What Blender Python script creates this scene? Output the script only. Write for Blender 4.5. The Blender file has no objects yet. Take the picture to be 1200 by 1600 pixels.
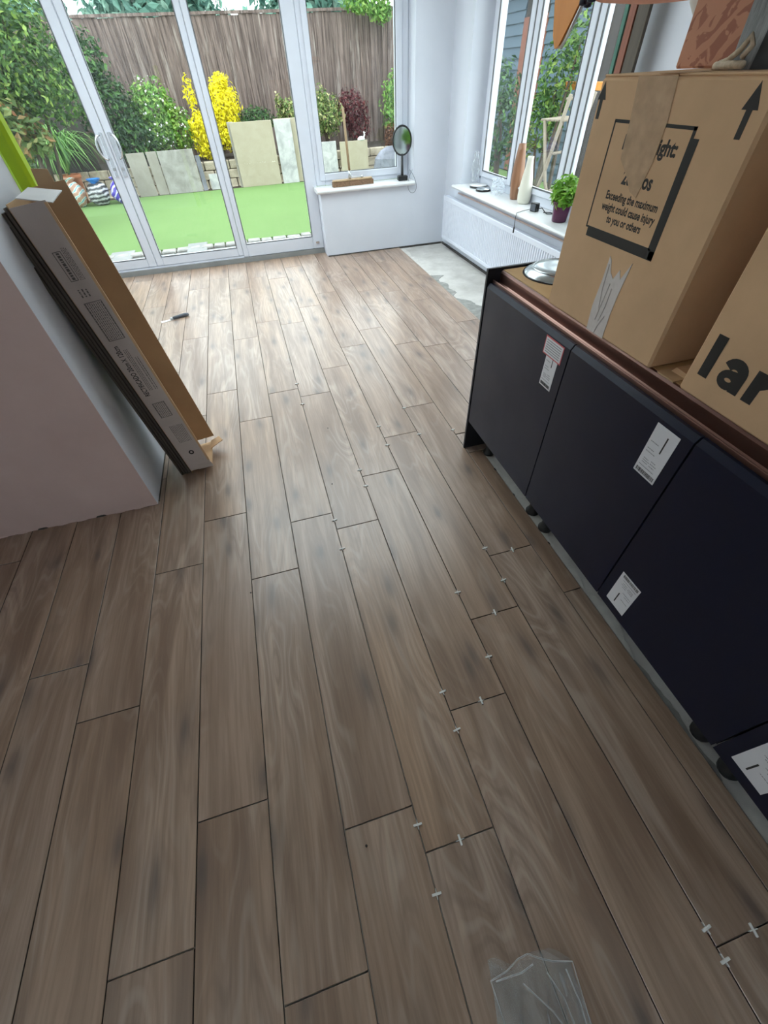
import bpy, math, random
from mathutils import Vector, Matrix
random.seed(7)
SC = bpy.context.scene
COL = SC.collection
PI = math.pi

# ------------------------------------------------------------------ camera, sky, exposure
F_PX, PITCH, ROLL, YAW = 631.139, 0.827804, 0.0548602, 0.240217
CAM = Vector((0.937637, 0.0, 1.441379))
def _ray(x, y):
    c, s = math.cos(ROLL), math.sin(ROLL)
    xr, yr = c*x - s*y, s*x + c*y
    fw = math.cos(PITCH) - yr*math.sin(PITCH); dn = math.sin(PITCH) + yr*math.cos(PITCH)
    return Vector((math.cos(YAW)*xr + math.sin(YAW)*fw, -math.sin(YAW)*xr + math.cos(YAW)*fw, -dn))
fwd = _ray(0, 0); right = _ray(1, 0) - fwd; up = fwd - _ray(0, 1)
cd = bpy.data.cameras.new('camera'); cam = bpy.data.objects.new('camera', cd); COL.objects.link(cam)
cd.sensor_fit = 'HORIZONTAL'; cd.sensor_width = 36.0; cd.lens = 36.0*F_PX/1200.0
cd.clip_start = 0.02; cd.clip_end = 200
m = Matrix((right, up, -fwd)).transposed().to_4x4(); m.translation = CAM
cam.matrix_world = m
SC.camera = cam

world = bpy.data.worlds.new('overcast_sky'); SC.world = world; world.use_nodes = True
wn = world.node_tree; bg = wn.nodes['Background']
bg.inputs['Color'].default_value = (0.88, 0.95, 1.0, 1); bg.inputs['Strength'].default_value = 5.2
SC.view_settings.view_transform = 'Standard'; SC.view_settings.look = 'None'
SC.view_settings.exposure = 0.0; SC.view_settings.gamma = 1.0
SC.view_settings.use_curve_mapping = False
SC.cycles.use_denoising = True
SC.cycles.max_bounces = 10; SC.cycles.diffuse_bounces = 6; SC.cycles.transparent_max_bounces = 12
SC.cycles.sample_clamp_indirect = 8.0

# ------------------------------------------------------------------ materials
MATS = {}
class NT:
    def __init__(s, name):
        s.m = bpy.data.materials.new(name); s.m.use_nodes = True
        s.t = s.m.node_tree; s.n = s.t.nodes; s.p = s.n['Principled BSDF']; s.out = s.n['Material Output']
        MATS[name] = s.m
    def new(s, typ, **kw):
        nd = s.n.new(typ)
        for k, v in kw.items():
            if k.startswith('i_'): nd.inputs[k[2:].replace('_', ' ')].default_value = v
            else: setattr(nd, k, v)
        return nd
    def link(s, a, b): s.t.links.new(a, b)
    def coord(s, out='Object'): return s.new('ShaderNodeTexCoord').outputs[out]
    def mapping(s, vec, scale=(1, 1, 1), loc=(0, 0, 0), rot=(0, 0, 0)):
        mp = s.new('ShaderNodeMapping'); s.link(vec, mp.inputs[0])
        mp.inputs['Scale'].default_value = scale; mp.inputs['Location'].default_value = loc; mp.inputs['Rotation'].default_value = rot
        return mp.outputs[0]
    def noise(s, vec, scale, detail=4, rough=.55, dist=0.0, out=0):
        nd = s.new('ShaderNodeTexNoise'); s.link(vec, nd.inputs['Vector'])
        nd.inputs['Scale'].default_value = scale; nd.inputs['Detail'].default_value = detail
        nd.inputs['Roughness'].default_value = rough; nd.inputs['Distortion'].default_value = dist
        return nd.outputs[out]
    def ramp(s, fac, stops, interp='LINEAR'):
        r = s.new('ShaderNodeValToRGB'); s.link(fac, r.inputs[0]); e = r.color_ramp.elements
        r.color_ramp.interpolation = interp
        while len(e) < len(stops): e.new(0.5)
        for el, (p, c) in zip(e, stops):
            el.position = p; el.color = (c, c, c, 1) if isinstance(c, (int, float)) else (*c, 1)
        return r.outputs[0]
    def mix(s, fac, a, b, mode='MIX'):
        nd = s.new('ShaderNodeMix', data_type='RGBA', blend_type=mode)
        for v, i in ((fac, 0), (a, 6), (b, 7)):
            if isinstance(v, (int, float)): nd.inputs[i].default_value = v
            elif isinstance(v, tuple): nd.inputs[i].default_value = (*v, 1)
            else: s.link(v, nd.inputs[i])
        return nd.outputs[2]
    def math(s, op, a, b=0.0):
        nd = s.new('ShaderNodeMath', operation=op)
        for v, i in ((a, 0), (b, 1)):
            if isinstance(v, (int, float)): nd.inputs[i].default_value = v
            else: s.link(v, nd.inputs[i])
        return nd.outputs[0]
    def bump(s, h, strength=.2, dist=.01):
        b = s.new('ShaderNodeBump'); b.inputs['Strength'].default_value = strength; b.inputs['Distance'].default_value = dist
        s.link(h, b.inputs['Height']); s.link(b.outputs[0], s.p.inputs['Normal'])
    def base(s, c):
        if isinstance(c, tuple): s.p.inputs['Base Color'].default_value = (*c, 1)
        else: s.link(c, s.p.inputs['Base Color'])
    def set(s, **kw):
        for k, v in kw.items():
            i = s.p.inputs[k.replace('_', ' ')]
            if isinstance(v, (int, float)): i.default_value = v
            elif isinstance(v, tuple): i.default_value = (*v, 1)
            else: s.link(v, i)
        return s.m
def lin(r, g, b):
    f = lambda v: (v/255/12.92) if v/255 <= .04045 else ((v/255+.055)/1.055)**2.4
    return (f(r), f(g), f(b))
def simple(name, col, rough=.6, metal=0.0, var=.12, scale=8, bump=0.0, bscale=60, spec=.5):
    t = NT(name); c = t.coord()
    n = t.noise(c, scale, 3)
    t.base(t.mix(t.ramp(n, [(.3, 0.0), (.7, 1.0)]), tuple(v*(1-var) for v in col), tuple(min(1, v*(1+var)) for v in col)))
    t.set(Roughness=rough, Metallic=metal); t.p.inputs['Specular IOR Level'].default_value = spec
    if bump: t.bump(t.noise(c, bscale, 4), bump, .004)
    return t.m

# white emulsion plaster
t = NT('white_plaster'); c = t.coord(); n = t.noise(c, 2.2, 4); n2 = t.noise(c, 90, 3)
t.base(t.mix(t.ramp(n, [(.35, 0.0), (.65, 1.0)]), (.640, .672, .735), (.680, .707, .770))); t.set(Roughness=.75); t.bump(n2, .06, .003)
# raw pinkish skim plaster on the front of the partition
t = NT('skim_plaster'); c = t.coord(); n = t.noise(c, 3.0, 5, .6); n2 = t.noise(c, 70, 3)
t.base(t.mix(t.ramp(n, [(.3, 0.0), (.7, 1.0)]), (.66, .485, .447), (.73, .555, .515))); t.set(Roughness=.8); t.bump(n2, .08, .003)
simple('upvc', (.66, .69, .76), .32, var=.02)
simple('gasket', (.10, .105, .11), .7)
simple('radiator_enamel', (.72, .755, .84), .3, var=.015)
simple('streak_pink', (.62, .47, .42), .5)  # shadow and plaster tone below the sill, put into one pinkish colour
simple('sill_white', (.76, .77, .77), .3, var=.02)
simple('ceiling_white', (.82, .82, .81), .8, var=.02)
# screed
t = NT('screed'); c = t.coord(); n = t.noise(c, 3.5, 6, .65); n2 = t.noise(c, 40, 4)
t.base(t.mix(t.ramp(n, [(.35, 0.0), (.62, 1.0)]), (.46, .44, .41), (.62, .60, .565))); t.set(Roughness=.9); t.bump(n2, .25, .004)
simple('mortar_grey', (.30, .30, .28), .95, var=.2, scale=20, bump=.4)
simple('mortar_pale', (.60, .58, .54), .95, var=.1, scale=20, bump=.3)
simple('mortar_dark', (.07, .065, .06), .95, var=.2, scale=20, bump=.4)

# wood-look porcelain plank
t = NT('plank_porcelain'); c = t.coord()
oi = t.new('ShaderNodeObjectInfo')
cmb = t.new('ShaderNodeCombineXYZ')
t.link(t.math('MULTIPLY', oi.outputs['Random'], 37.0), cmb.inputs[0]); t.link(t.math('MULTIPLY', oi.outputs['Random'], 91.0), cmb.inputs[1]); t.link(t.math('MULTIPLY', oi.outputs['Random'], 13.0), cmb.inputs[2])
va = t.new('ShaderNodeVectorMath', operation='ADD'); t.link(c, va.inputs[0]); t.link(cmb.outputs[0], va.inputs[1]); v = va.outputs[0]
warp = t.noise(t.mapping(v, (7, 1.6, 1)), 1.0, 2, .5, out=1)
wv = t.new('ShaderNodeVectorMath', operation='MULTIPLY_ADD'); t.link(warp, wv.inputs[0]); wv.inputs[1].default_value = (.06, .25, 0); t.link(v, wv.inputs[2])
g1 = t.noise(t.mapping(wv.outputs[0], (16, 1.1, 1)), 1.0, 6, .6, .4)       # broad streaks
g2 = t.noise(t.mapping(wv.outputs[0], (130, 3.5, 1)), 1.0, 4, .6)          # fine grain
g3 = t.noise(t.mapping(v, (5, 1.6, 1)), 1.0, 3, .5)                       # cloudy bleaching
hn = t.noise(t.mapping(v, (5.5, .85, 1)), 1.0, 2, .45, .3)
cath = t.math('SINE', t.math('MULTIPLY', hn, 95.0))
vor = t.new('ShaderNodeTexVoronoi', voronoi_dimensions='2D'); t.link(t.mapping(wv.outputs[0], (5.2, 1.7, 0)), vor.inputs['Vector']); vor.inputs['Scale'].default_value = 1.0; vor.inputs['Randomness'].default_value = 1.0
knot = t.ramp(vor.outputs['Distance'], [(.0, 1.0), (.05, .80), (.11, .28), (.22, 0.0)])
tone = t.ramp(oi.outputs['Random'], [(0, (0.373, 0.249, 0.172)), (.2, (0.428, 0.304, 0.224)), (.4, (0.394, 0.268, 0.190)), (.6, (0.402, 0.294, 0.230)), (.8, (0.454, 0.308, 0.210)), (1, (0.351, 0.241, 0.177))])
col = t.mix(t.ramp(g1, [(.38, 0.0), (.63, .95)]), tone, (0.228, 0.147, 0.101))
col = t.mix(t.ramp(g3, [(.48, 0.0), (.78, .5)]), col, (0.527, 0.418, 0.352))
col = t.mix(t.math('MULTIPLY', t.ramp(g2, [(.42, 0.0), (.62, 1.0)]), .36), col, (0.192, 0.127, 0.089))
cm = t.math('MULTIPLY', t.ramp(g3, [(.40, 0.0), (.64, 1.0)]), .34)
col = t.mix(t.math('MULTIPLY', t.ramp(cath, [(.50, 0.0), (1.0, 1.0)]), cm), col, (0.540, 0.450, 0.373))
col = t.mix(t.math('MULTIPLY', t.ramp(t.math('MULTIPLY', cath, -1.0), [(.60, 0.0), (1.0, 1.0)]), cm), col, (0.154, 0.108, 0.081))
col = t.mix(t.math('MULTIPLY', knot, .70), col, (0.085, 0.068, 0.064))
t.base(col); t.set(Roughness=t.ramp(g2, [(.3, .28), (.7, .37)])); t.p.inputs['Specular IOR Level'].default_value = .95
t.bump(g2, .10, .0015)
simple('plank_edge', (.10, .085, .07), .8)

# cabinets
t = NT('navy_door'); c = t.coord(); n = t.noise(c, 7, 5, .6)
t.base((.0050, .0078, .0240)); t.set(Roughness=t.ramp(n, [(.3, .34), (.7, .44)])); t.p.inputs['Specular IOR Level'].default_value = .36
simple('navy_panel', (.012, .015, .022), .45)
simple('carcase_black', (.006, .0055, .006), .7)
simple('leg_plastic', (.009, .009, .009), .5)
t = NT('copper_rail'); c = t.coord(); n = t.noise(t.mapping(c, (60, 1.5, 60)), 1, 4)
t.base(t.mix(n, (.23, .135, .112), (.30, .18, .15))); t.set(Metallic=.9, Roughness=.30)
# cardboard
def card(name, col, flute=True):
    t = NT(name); c = t.coord(); n = t.noise(c, 5, 5, .6); n2 = t.noise(t.mapping(c, (1, 160, 2)), 1, 3)
    t.base(t.mix(t.ramp(n, [(.3, 0.0), (.7, 1.0)]), tuple(v*.9 for v in col), tuple(v*1.06 for v in col)))
    t.set(Roughness=.82); t.p.inputs['Specular IOR Level'].default_value = .25
    t.bump(n2, .06, .002); return t.m
card('cardboard', (.66, .435, .258)); card('cardboard_inner', (.50, .345, .205)); card('cardboard_grey', (.57, .49, .455))
card('cardboard_white', lin(205, 205, 205))
card('cardboard_sheet', (.52, .345, .175))
simple('print_black', (.022, .020, .019), .7)
simple('print_grey', (.13, .115, .108), .8)
simple('sticker_paper', (.72, .72, .75), .5, var=.04)
simple('sticker_red', (.60, .10, .12), .5)
simple('print_soft', (.30, .30, .32), .7)
def seethrough(name, col, alpha, rough=.2, bump=0.0, bscale=30, film=False):
    t = NT(name)
    tr = t.new('ShaderNodeBsdfTransparent'); tr.inputs[0].default_value = (.97, .98, .98, 1)
    c = t.coord(); n = t.noise(c, bscale, 3)
    t.base(col); t.set(Roughness=rough)
    if bump: t.bump(n, bump, .01)
    mx = t.new('ShaderNodeMixShader')
    if film:
        lw_ = t.new('ShaderNodeLayerWeight'); lw_.inputs[0].default_value = .5
        t.link(t.ramp(lw_.outputs['Facing'], [(.15, alpha*.5), (.6, alpha*1.5), (.95, min(1, alpha*4))]), mx.inputs[0])
    else: t.link(t.ramp(n, [(.3, max(0, alpha-.12)), (.7, min(1, alpha+.12))]), mx.inputs[0])
    t.link(tr.outputs[0], mx.inputs[1]); t.link(t.p.outputs[0], mx.inputs[2]); t.link(mx.outputs[0], t.out.inputs[0]); return t.m
seethrough('clear_tape', (.64, .43, .26), .68, .6)
seethrough('clear_polythene', (.80, .82, .84), .27, .10, .5, 25, True)
seethrough('polythene_fold', (.88, .89, .90), .50, .1, .3, 30, True)
seethrough('clear_pack', (.80, .86, .93), .30, .1, .4, 40, True)
t = NT('window_glass')
tr = t.new('ShaderNodeBsdfTransparent'); tr.inputs[0].default_value = (.95, .975, .965, 1)
gl = t.new('ShaderNodeBsdfGlossy'); gl.inputs['Roughness'].default_value = .01
lw = t.new('ShaderNodeLayerWeight'); lw.inputs[0].default_value = .5
fres = t.math('ADD', t.math('MULTIPLY', t.math('POWER', lw.outputs['Facing'], 5.0), .9), .035)
mx = t.new('ShaderNodeMixShader'); t.link(fres, mx.inputs[0]); t.link(tr.outputs[0], mx.inputs[1]); t.link(gl.outputs[0], mx.inputs[2]); t.link(mx.outputs[0], t.out.inputs[0])
simple('parcel_tape', (.60, .56, .54), .25, var=.08, scale=30, bump=.5, bscale=25)
simple('chrome', (.72, .74, .76), .18, 1.0, var=.03)
simple('steel', (.55, .57, .58), .32, 1.0)
simple('lid_metal', (.50, .55, .57), .22, .9, var=.05)
simple('mirror_silver', (.60, .66, .64), .06, 1.0, var=.01)
simple('black_plastic', (.012, .012, .013), .4)
simple('grey_plastic', (.09, .10, .12), .5)
simple('white_plastic', (.80, .80, .78), .4)
simple('lime_plastic', lin(172, 208, 16), .4, var=.05)
def wood(name, a, b, scale=(40, 40, 3), rough=.55):
    t = NT(name); c = t.coord(); n = t.noise(t.mapping(c, scale), 1, 5, .6, .6)
    t.base(t.mix(t.ramp(n, [(.3, 0.0), (.7, 1.0)]), a, b)); t.set(Roughness=rough); t.bump(n, .15, .003); return t.m
wood('broom_wood', (.33, .22, .12), (.46, .33, .19)); wood('walnut_vase', (.22, .10, .05), (.36, .19, .11), (25, 25, 3), .35)
wood('red_timber', (.16, .055, .035), (.25, .09, .055)); wood('dark_timber', (.055, .042, .032), (.09, .07, .05))
wood('pale_timber', (.19, .155, .11), (.26, .215, .16)); wood('orange_timber', lin(196, 122, 45), lin(212, 140, 60), (6, 6, 1), .4)
simple('bristle', (.22, .13, .075), .9, var=.4, scale=120, bump=.8, bscale=200)
simple('cream_ceramic', (.72, .70, .60), .35, var=.03)
simple('purple_glaze', (.095, .008, .055), .2)
simple('peach_fabric', lin(216, 150, 122), .8, var=.05, bump=.1); simple('navy_fabric', (.015, .018, .04), .7)
simple('brown_leather', (.16, .075, .05), .5)
simple('rope', (.55, .45, .33), .9, var=.2, scale=80, bump=.5, bscale=150)
simple('dark_bag', (.022, .022, .024), .55, var=.3, scale=20)
t = NT('silver_bag'); c = t.coord(); n = t.noise(t.mapping(c, (30, 30, 6)), 1, 5, .7)
t.base(t.ramp(n, [(.35, (.10, .10, .105)), (.6, (.26, .26, .26)), (.75, (.42, .42, .41))])); t.set(Roughness=.45); t.bump(n, .4, .01)
# patterned terracotta paper
t = NT('pattern_paper'); c = t.coord()
w1 = t.noise(t.mapping(c, (1, 26, 26), rot=(.6, 0, 0)), 1, 2, .5, 1.2)
st = t.new('ShaderNodeTexWave', bands_direction='Z'); t.link(t.mapping(c, (1, 1, 1), rot=(.75, 0, 0)), st.inputs['Vector']); st.inputs['Scale'].default_value = 7; st.inputs['Distortion'].default_value = 2.5; st.inputs['Detail Scale'].default_value = 2
f = t.math('MAXIMUM', t.ramp(w1, [(.50, 0.0), (.54, 1.0)]), t.ramp(st.outputs['Fac'], [(.72, 0.0), (.78, 1.0)]))
t.base(t.mix(f, lin(150, 92, 70), lin(182, 126, 98))); t.set(Roughness=.7)
# garden
t = NT('artificial_grass'); c = t.coord(); n = t.noise(c, .8, 4, .6); n2 = t.noise(c, 220, 3)
t.base(t.mix(t.ramp(n, [(.3, 0.0), (.7, 1.0)]), (.112, .205, .053), (.132, .235, .066))); t.set(Roughness=.85); t.bump(n2, .5, .01)
simple('concrete', (.25, .255, .25), .9, var=.15, scale=5, bump=.2); simple('sett_stone', (.30, .29, .27), .85, var=.25, scale=10, bump=.3)
simple('joint_soil', (.055, .05, .045), .95); simple('bed_soil', (.050, .038, .028), .95, var=.4, scale=12, bump=.8, bscale=25)
def stone(name, a, b, scale=6):
    t = NT(name); c = t.coord(); n = t.noise(c, scale, 6, .65, .5)
    t.base(t.mix(t.ramp(n, [(.35, 0.0), (.65, 1.0)]), a, b)); t.set(Roughness=.75); t.bump(n, .12, .004); return t.m
stone('buff_slab', (.33, .285, .205), (.37, .325, .24)); stone('grey_slab', (.22, .205, .185), (.34, .325, .30)); stone('white_slab', (.30, .30, .30), (.50, .49, .48))
stone('taupe_slab', (.26, .235, .20), (.31, .285, .245)); stone('wall_stone', (.22, .18, .13), (.42, .36, .27)); stone('boulder', (.12, .125, .15), (.24, .25, .30), 3)
t = NT('fence_timber'); c = t.coord(); oi = t.new('ShaderNodeObjectInfo')
va = t.new('ShaderNodeVectorMath', operation='ADD'); t.link(c, va.inputs[0]); t.link(oi.outputs['Random'], va.inputs[1])
n = t.noise(t.mapping(va.outputs[0], (26, 26, 1.6)), 1, 6, .7, .5); n3 = t.noise(t.mapping(va.outputs[0], (9, 9, .9)), 1, 4, .6)
colr = t.mix(t.ramp(n, [(.38, 0.0), (.64, 1.0)]), (.070, .048, .042), (.255, .192, .168))
colr = t.mix(t.ramp(n3, [(.57, 0.0), (.68, .8)]), colr, (.38, .33, .295))
colr = t.mix(t.math('MULTIPLY', oi.outputs['Random'], .35), colr, (.06, .042, .035))
t.base(colr); t.set(Roughness=.9); t.bump(n, .4, .01)
t = NT('blue_boards'); c = t.coord(); n = t.noise(t.mapping(c, (3, 3, 20)), 1, 4)
t.base(t.mix(n, (.055, .088, .125), (.085, .125, .165))); t.set(Roughness=.7)
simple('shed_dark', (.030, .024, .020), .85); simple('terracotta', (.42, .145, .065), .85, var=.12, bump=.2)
def leafmat(name, stops, transl=.25, rough=.5):
    t = NT(name); g = t.new('ShaderNodeNewGeometry')
    colr = t.ramp(g.outputs['Random Per Island'], stops)
    t.base(colr); t.set(Roughness=rough); t.p.inputs['Specular IOR Level'].default_value = .35
    tl = t.new('ShaderNodeBsdfTranslucent'); t.link(colr, tl.inputs[0])
    mx = t.new('ShaderNodeMixShader'); mx.inputs[0].default_value = transl
    t.link(t.p.outputs[0], mx.inputs[1]); t.link(tl.outputs[0], mx.inputs[2]); t.link(mx.outputs[0], t.out.inputs[0]); return t.m
leafmat('leaf_mid', [(0, (.022, .055, .016)), (.5, (.055, .130, .028)), (.85, (.14, .25, .05)), (1, (.28, .38, .08))])
leafmat('leaf_dark', [(0, (.012, .035, .013)), (.6, (.032, .088, .024)), (1, (.10, .22, .05))])
leafmat('leaf_fresh', [(0, (.07, .17, .03)), (.5, (.15, .32, .06)), (1, (.33, .47, .12))])
leafmat('leaf_yellow', [(0, (.55, .47, .012)), (.4, (.80, .70, .014)), (1, (.95, .88, .04))])
leafmat('leaf_red', [(0, (.035, .008, .012)), (.6, (.10, .02, .028)), (1, (.22, .06, .06))])
leafmat('leaf_copper', [(0, (.06, .11, .03)), (.55, (.15, .22, .06)), (.8, (.26, .22, .08)), (1, (.38, .15, .085))])
leafmat('leaf_rust', [(0, (.10, .045, .025)), (1, (.24, .11, .06))])
leafmat('leaf_variegated', [(0, (.06, .12, .03)), (.5, (.14, .22, .06)), (.85, (.42, .44, .16)), (1, (.62, .60, .30))])
leafmat('leaf_teal', [(0, (.06, .15, .12)), (.6, (.14, .30, .23)), (1, (.30, .46, .36))])
leafmat('leaf_basil', [(0, (.10, .25, .02)), (.5, (.20, .43, .05)), (1, (.36, .58, .11))], .3, .35)
leafmat('leaf_blade', [(0, (.04, .11, .025)), (.5, (.10, .24, .05)), (1, (.24, .42, .11))])
leafmat('petal_white', [(0, (.70, .68, .70)), (1, (.86, .84, .86))])
simple('stem_brown', (.07, .05, .035), .9)
def baggy(name, stops, scale, rot):
    t = NT(name); c = t.coord(); w = t.new('ShaderNodeTexWave', bands_direction='Z'); t.link(t.mapping(c, (1, 1, 1), rot=rot), w.inputs['Vector'])
    w.inputs['Scale'].default_value = scale; w.inputs['Distortion'].default_value = 3; w.inputs['Detail Scale'].default_value = 2.5
    t.base(t.ramp(w.outputs['Fac'], stops, 'CONSTANT')); t.set(Roughness=.3); return t.m
baggy('bag_pink', [(0, (.42, .24, .17)), (.45, (.55, .42, .36)), (.75, (.72, .70, .68)), (.93, (.12, .42, .48))], 4, (0, .5, 0))
baggy('bag_stripe', [(0, (.035, .035, .04)), (.5, (.60, .60, .62)), (.72, (.05, .05, .06)), (.88, (.62, .62, .66))], 5, (0, .1, 0))
baggy('bag_purple', [(0, (.075, .045, .42)), (.55, (.12, .08, .55)), (.8, (.62, .62, .72))], 4, (.3, .7, 0))
simple('bag_blue', (.03, .19, .60), .3, var=.3, scale=20)

# ------------------------------------------------------------------ mesh helpers
class MB:
    def __init__(s): s.v = []; s.f = []; s.mi = []
    def add(s, vs, fs, mi=0):
        o = len(s.v); s.v += [tuple(p) for p in vs]; s.f += [tuple(i+o for i in f) for f in fs]; s.mi += [mi]*len(fs); return s
    def box(s, x0, x1, y0, y1, z0, z1, mi=0, b=0.0, M=None):
        if b <= 0:
            vs = [(x, y, z) for x in (x0, x1) for y in (y0, y1) for z in (z0, z1)]
            fs = [(0, 1, 3, 2), (4, 6, 7, 5), (0, 4, 5, 1), (2, 3, 7, 6), (0, 2, 6, 4), (1, 5, 7, 3)]
        else:
            X, Y, Z = (x0, x1), (y0, y1), (z0, z1); vs = []; idx = {}
            for i in (0, 1):
                for j in (0, 1):
                    for k in (0, 1):
                        sx, sy, sz = (1-2*i)*b, (1-2*j)*b, (1-2*k)*b
                        for a, d in enumerate(((0, sy, sz), (sx, 0, sz), (sx, sy, 0))):
                            idx[i, j, k, a] = len(vs); vs.append((X[i]+d[0], Y[j]+d[1], Z[k]+d[2]))
            fs = []
            for i in (0, 1):
                q = [idx[i, 0, 0, 0], idx[i, 1, 0, 0], idx[i, 1, 1, 0], idx[i, 0, 1, 0]]; fs.append(q if i else q[::-1])
                q = [idx[0, i, 0, 1], idx[0, i, 1, 1], idx[1, i, 1, 1], idx[1, i, 0, 1]]; fs.append(q if i else q[::-1])
                q = [idx[0, 0, i, 2], idx[1, 0, i, 2], idx[1, 1, i, 2], idx[0, 1, i, 2]]; fs.append(q if i else q[::-1])
            for i in (0, 1):
                for j in (0, 1):
                    fs.append([idx[0, i, j, 1], idx[1, i, j, 1], idx[1, i, j, 2], idx[0, i, j, 2]])
                    fs.append([idx[i, 0, j, 0], idx[i, 1, j, 0], idx[i, 1, j, 2], idx[i, 0, j, 2]])
                    fs.append([idx[i, j, 0, 0], idx[i, j, 1, 0], idx[i, j, 1, 1], idx[i, j, 0, 1]])
                    for k in (0, 1): fs.append([idx[i, j, k, 0], idx[i, j, k, 1], idx[i, j, k, 2]])
        if M is not None: vs = [M @ Vector(p) for p in vs]
        return s.add(vs, fs, mi)
    def tube(s, pts, r, n=8, mi=0, cap=True):
        P = [Vector(p) for p in pts]; R = r if isinstance(r, (list, tuple)) else [r]*len(P)
        vs = []; fs = []
        ref = None
        for i, p in enumerate(P):
            d = (P[min(i+1, len(P)-1)] - P[max(i-1, 0)]).normalized()
            if ref is None: ref = d.orthogonal().normalized()
            u = (ref - d*ref.dot(d)); u = u.normalized() if u.length > 1e-6 else d.orthogonal().normalized(); ref = u
            w = d.cross(u)
            for k in range(n):
                a = 2*PI*k/n; vs.append(p + (u*math.cos(a) + w*math.sin(a))*R[i])
        for i in range(len(P)-1):
            for k in range(n): fs.append((i*n+k, i*n+(k+1) % n, (i+1)*n+(k+1) % n, (i+1)*n+k))
        if cap: fs.append(tuple(range(n))[::-1]); fs.append(tuple((len(P)-1)*n+k for k in range(n)))
        return s.add(vs, fs, mi)
    def lathe(s, prof, c=(0, 0, 0), n=32, mi=0, sx=1, sy=1):
        vs = []; fs = []
        for (r, z) in prof:
            for k in range(n):
                a = 2*PI*k/n; vs.append((c[0]+r*math.cos(a)*sx, c[1]+r*math.sin(a)*sy, c[2]+z))
        for i in range(len(prof)-1):
            for k in range(n): fs.append((i*n+k, i*n+(k+1) % n, (i+1)*n+(k+1) % n, (i+1)*n+k))
        return s.add(vs, fs, mi)
    def prism(s, poly, z0, z1, M=None, mi=0):
        n = len(poly); vs = [(x, y, z0) for x, y in poly] + [(x, y, z1) for x, y in poly]
        fs = [tuple(range(n))[::-1], tuple(range(n, 2*n))] + [(i, (i+1) % n, n+(i+1) % n, n+i) for i in range(n)]
        if M is not None: vs = [M @ Vector(p) for p in vs]
        return s.add(vs, fs, mi)
    def mesh(s, name, mats, smooth=False):
        me = bpy.data.meshes.new(name); me.from_pydata(s.v, [], s.f)
        for mt in (mats if isinstance(mats, (list, tuple)) else [mats]): me.materials.append(MATS[mt])
        if any(s.mi): me.polygons.foreach_set('material_index', s.mi)
        if smooth: me.polygons.foreach_set('use_smooth', [True]*len(me.polygons))
        me.update(); return me
    def build(s, name, mats, parent=None, smooth=False, loc=None):
        o = bpy.data.objects.new(name, s.mesh(name, mats, smooth)); COL.objects.link(o)
        if parent is not None: o.parent = parent
        if loc is not None: o.location = loc
        return o
def fixn(o):
    import bmesh
    b = bmesh.new(); b.from_mesh(o.data); bmesh.ops.recalc_face_normals(b, faces=b.faces[:]); b.to_mesh(o.data); b.free(); return o
def tag(o, label, cat, group=None, kind=None):
    o['label'] = label; o['category'] = cat
    if group: o['group'] = group
    if kind: o['kind'] = kind
    return o
def thing(name, label, cat, loc=(0, 0, 0), rz=0.0, group=None, kind=None):
    o = bpy.data.objects.new(name, None); COL.objects.link(o); o.location = loc; o.rotation_euler = (0, 0, rz)
    o.empty_display_size = .05
    return tag(o, label, cat, group, kind)
def bx(name, dims, mat, parent=None, b=0.0): return MB().box(*dims, b=b).build(name, mat, parent)
def text_mesh(body, size, name, mat, M, parent=None, bold=0.0, align='LEFT', sx=1.0, space=1.0):
    cu = bpy.data.curves.new(name, 'FONT'); cu.body = body; cu.size = size; cu.offset = bold; cu.align_x = align; cu.extrude = .0002; cu.space_character = space
    cu.resolution_u = 4
    ob = bpy.data.objects.new(name+'_tmp', cu); COL.objects.link(ob)
    dg = bpy.context.evaluated_depsgraph_get(); me = bpy.data.meshes.new_from_object(ob.evaluated_get(dg))
    bpy.data.objects.remove(ob); bpy.data.curves.remove(cu)
    me.transform(M @ Matrix.Diagonal((sx, 1, 1, 1))); me.materials.clear(); me.materials.append(MATS[mat])
    o = bpy.data.objects.new(name, me); COL.objects.link(o)
    if parent is not None: o.parent = parent
    return o

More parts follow.
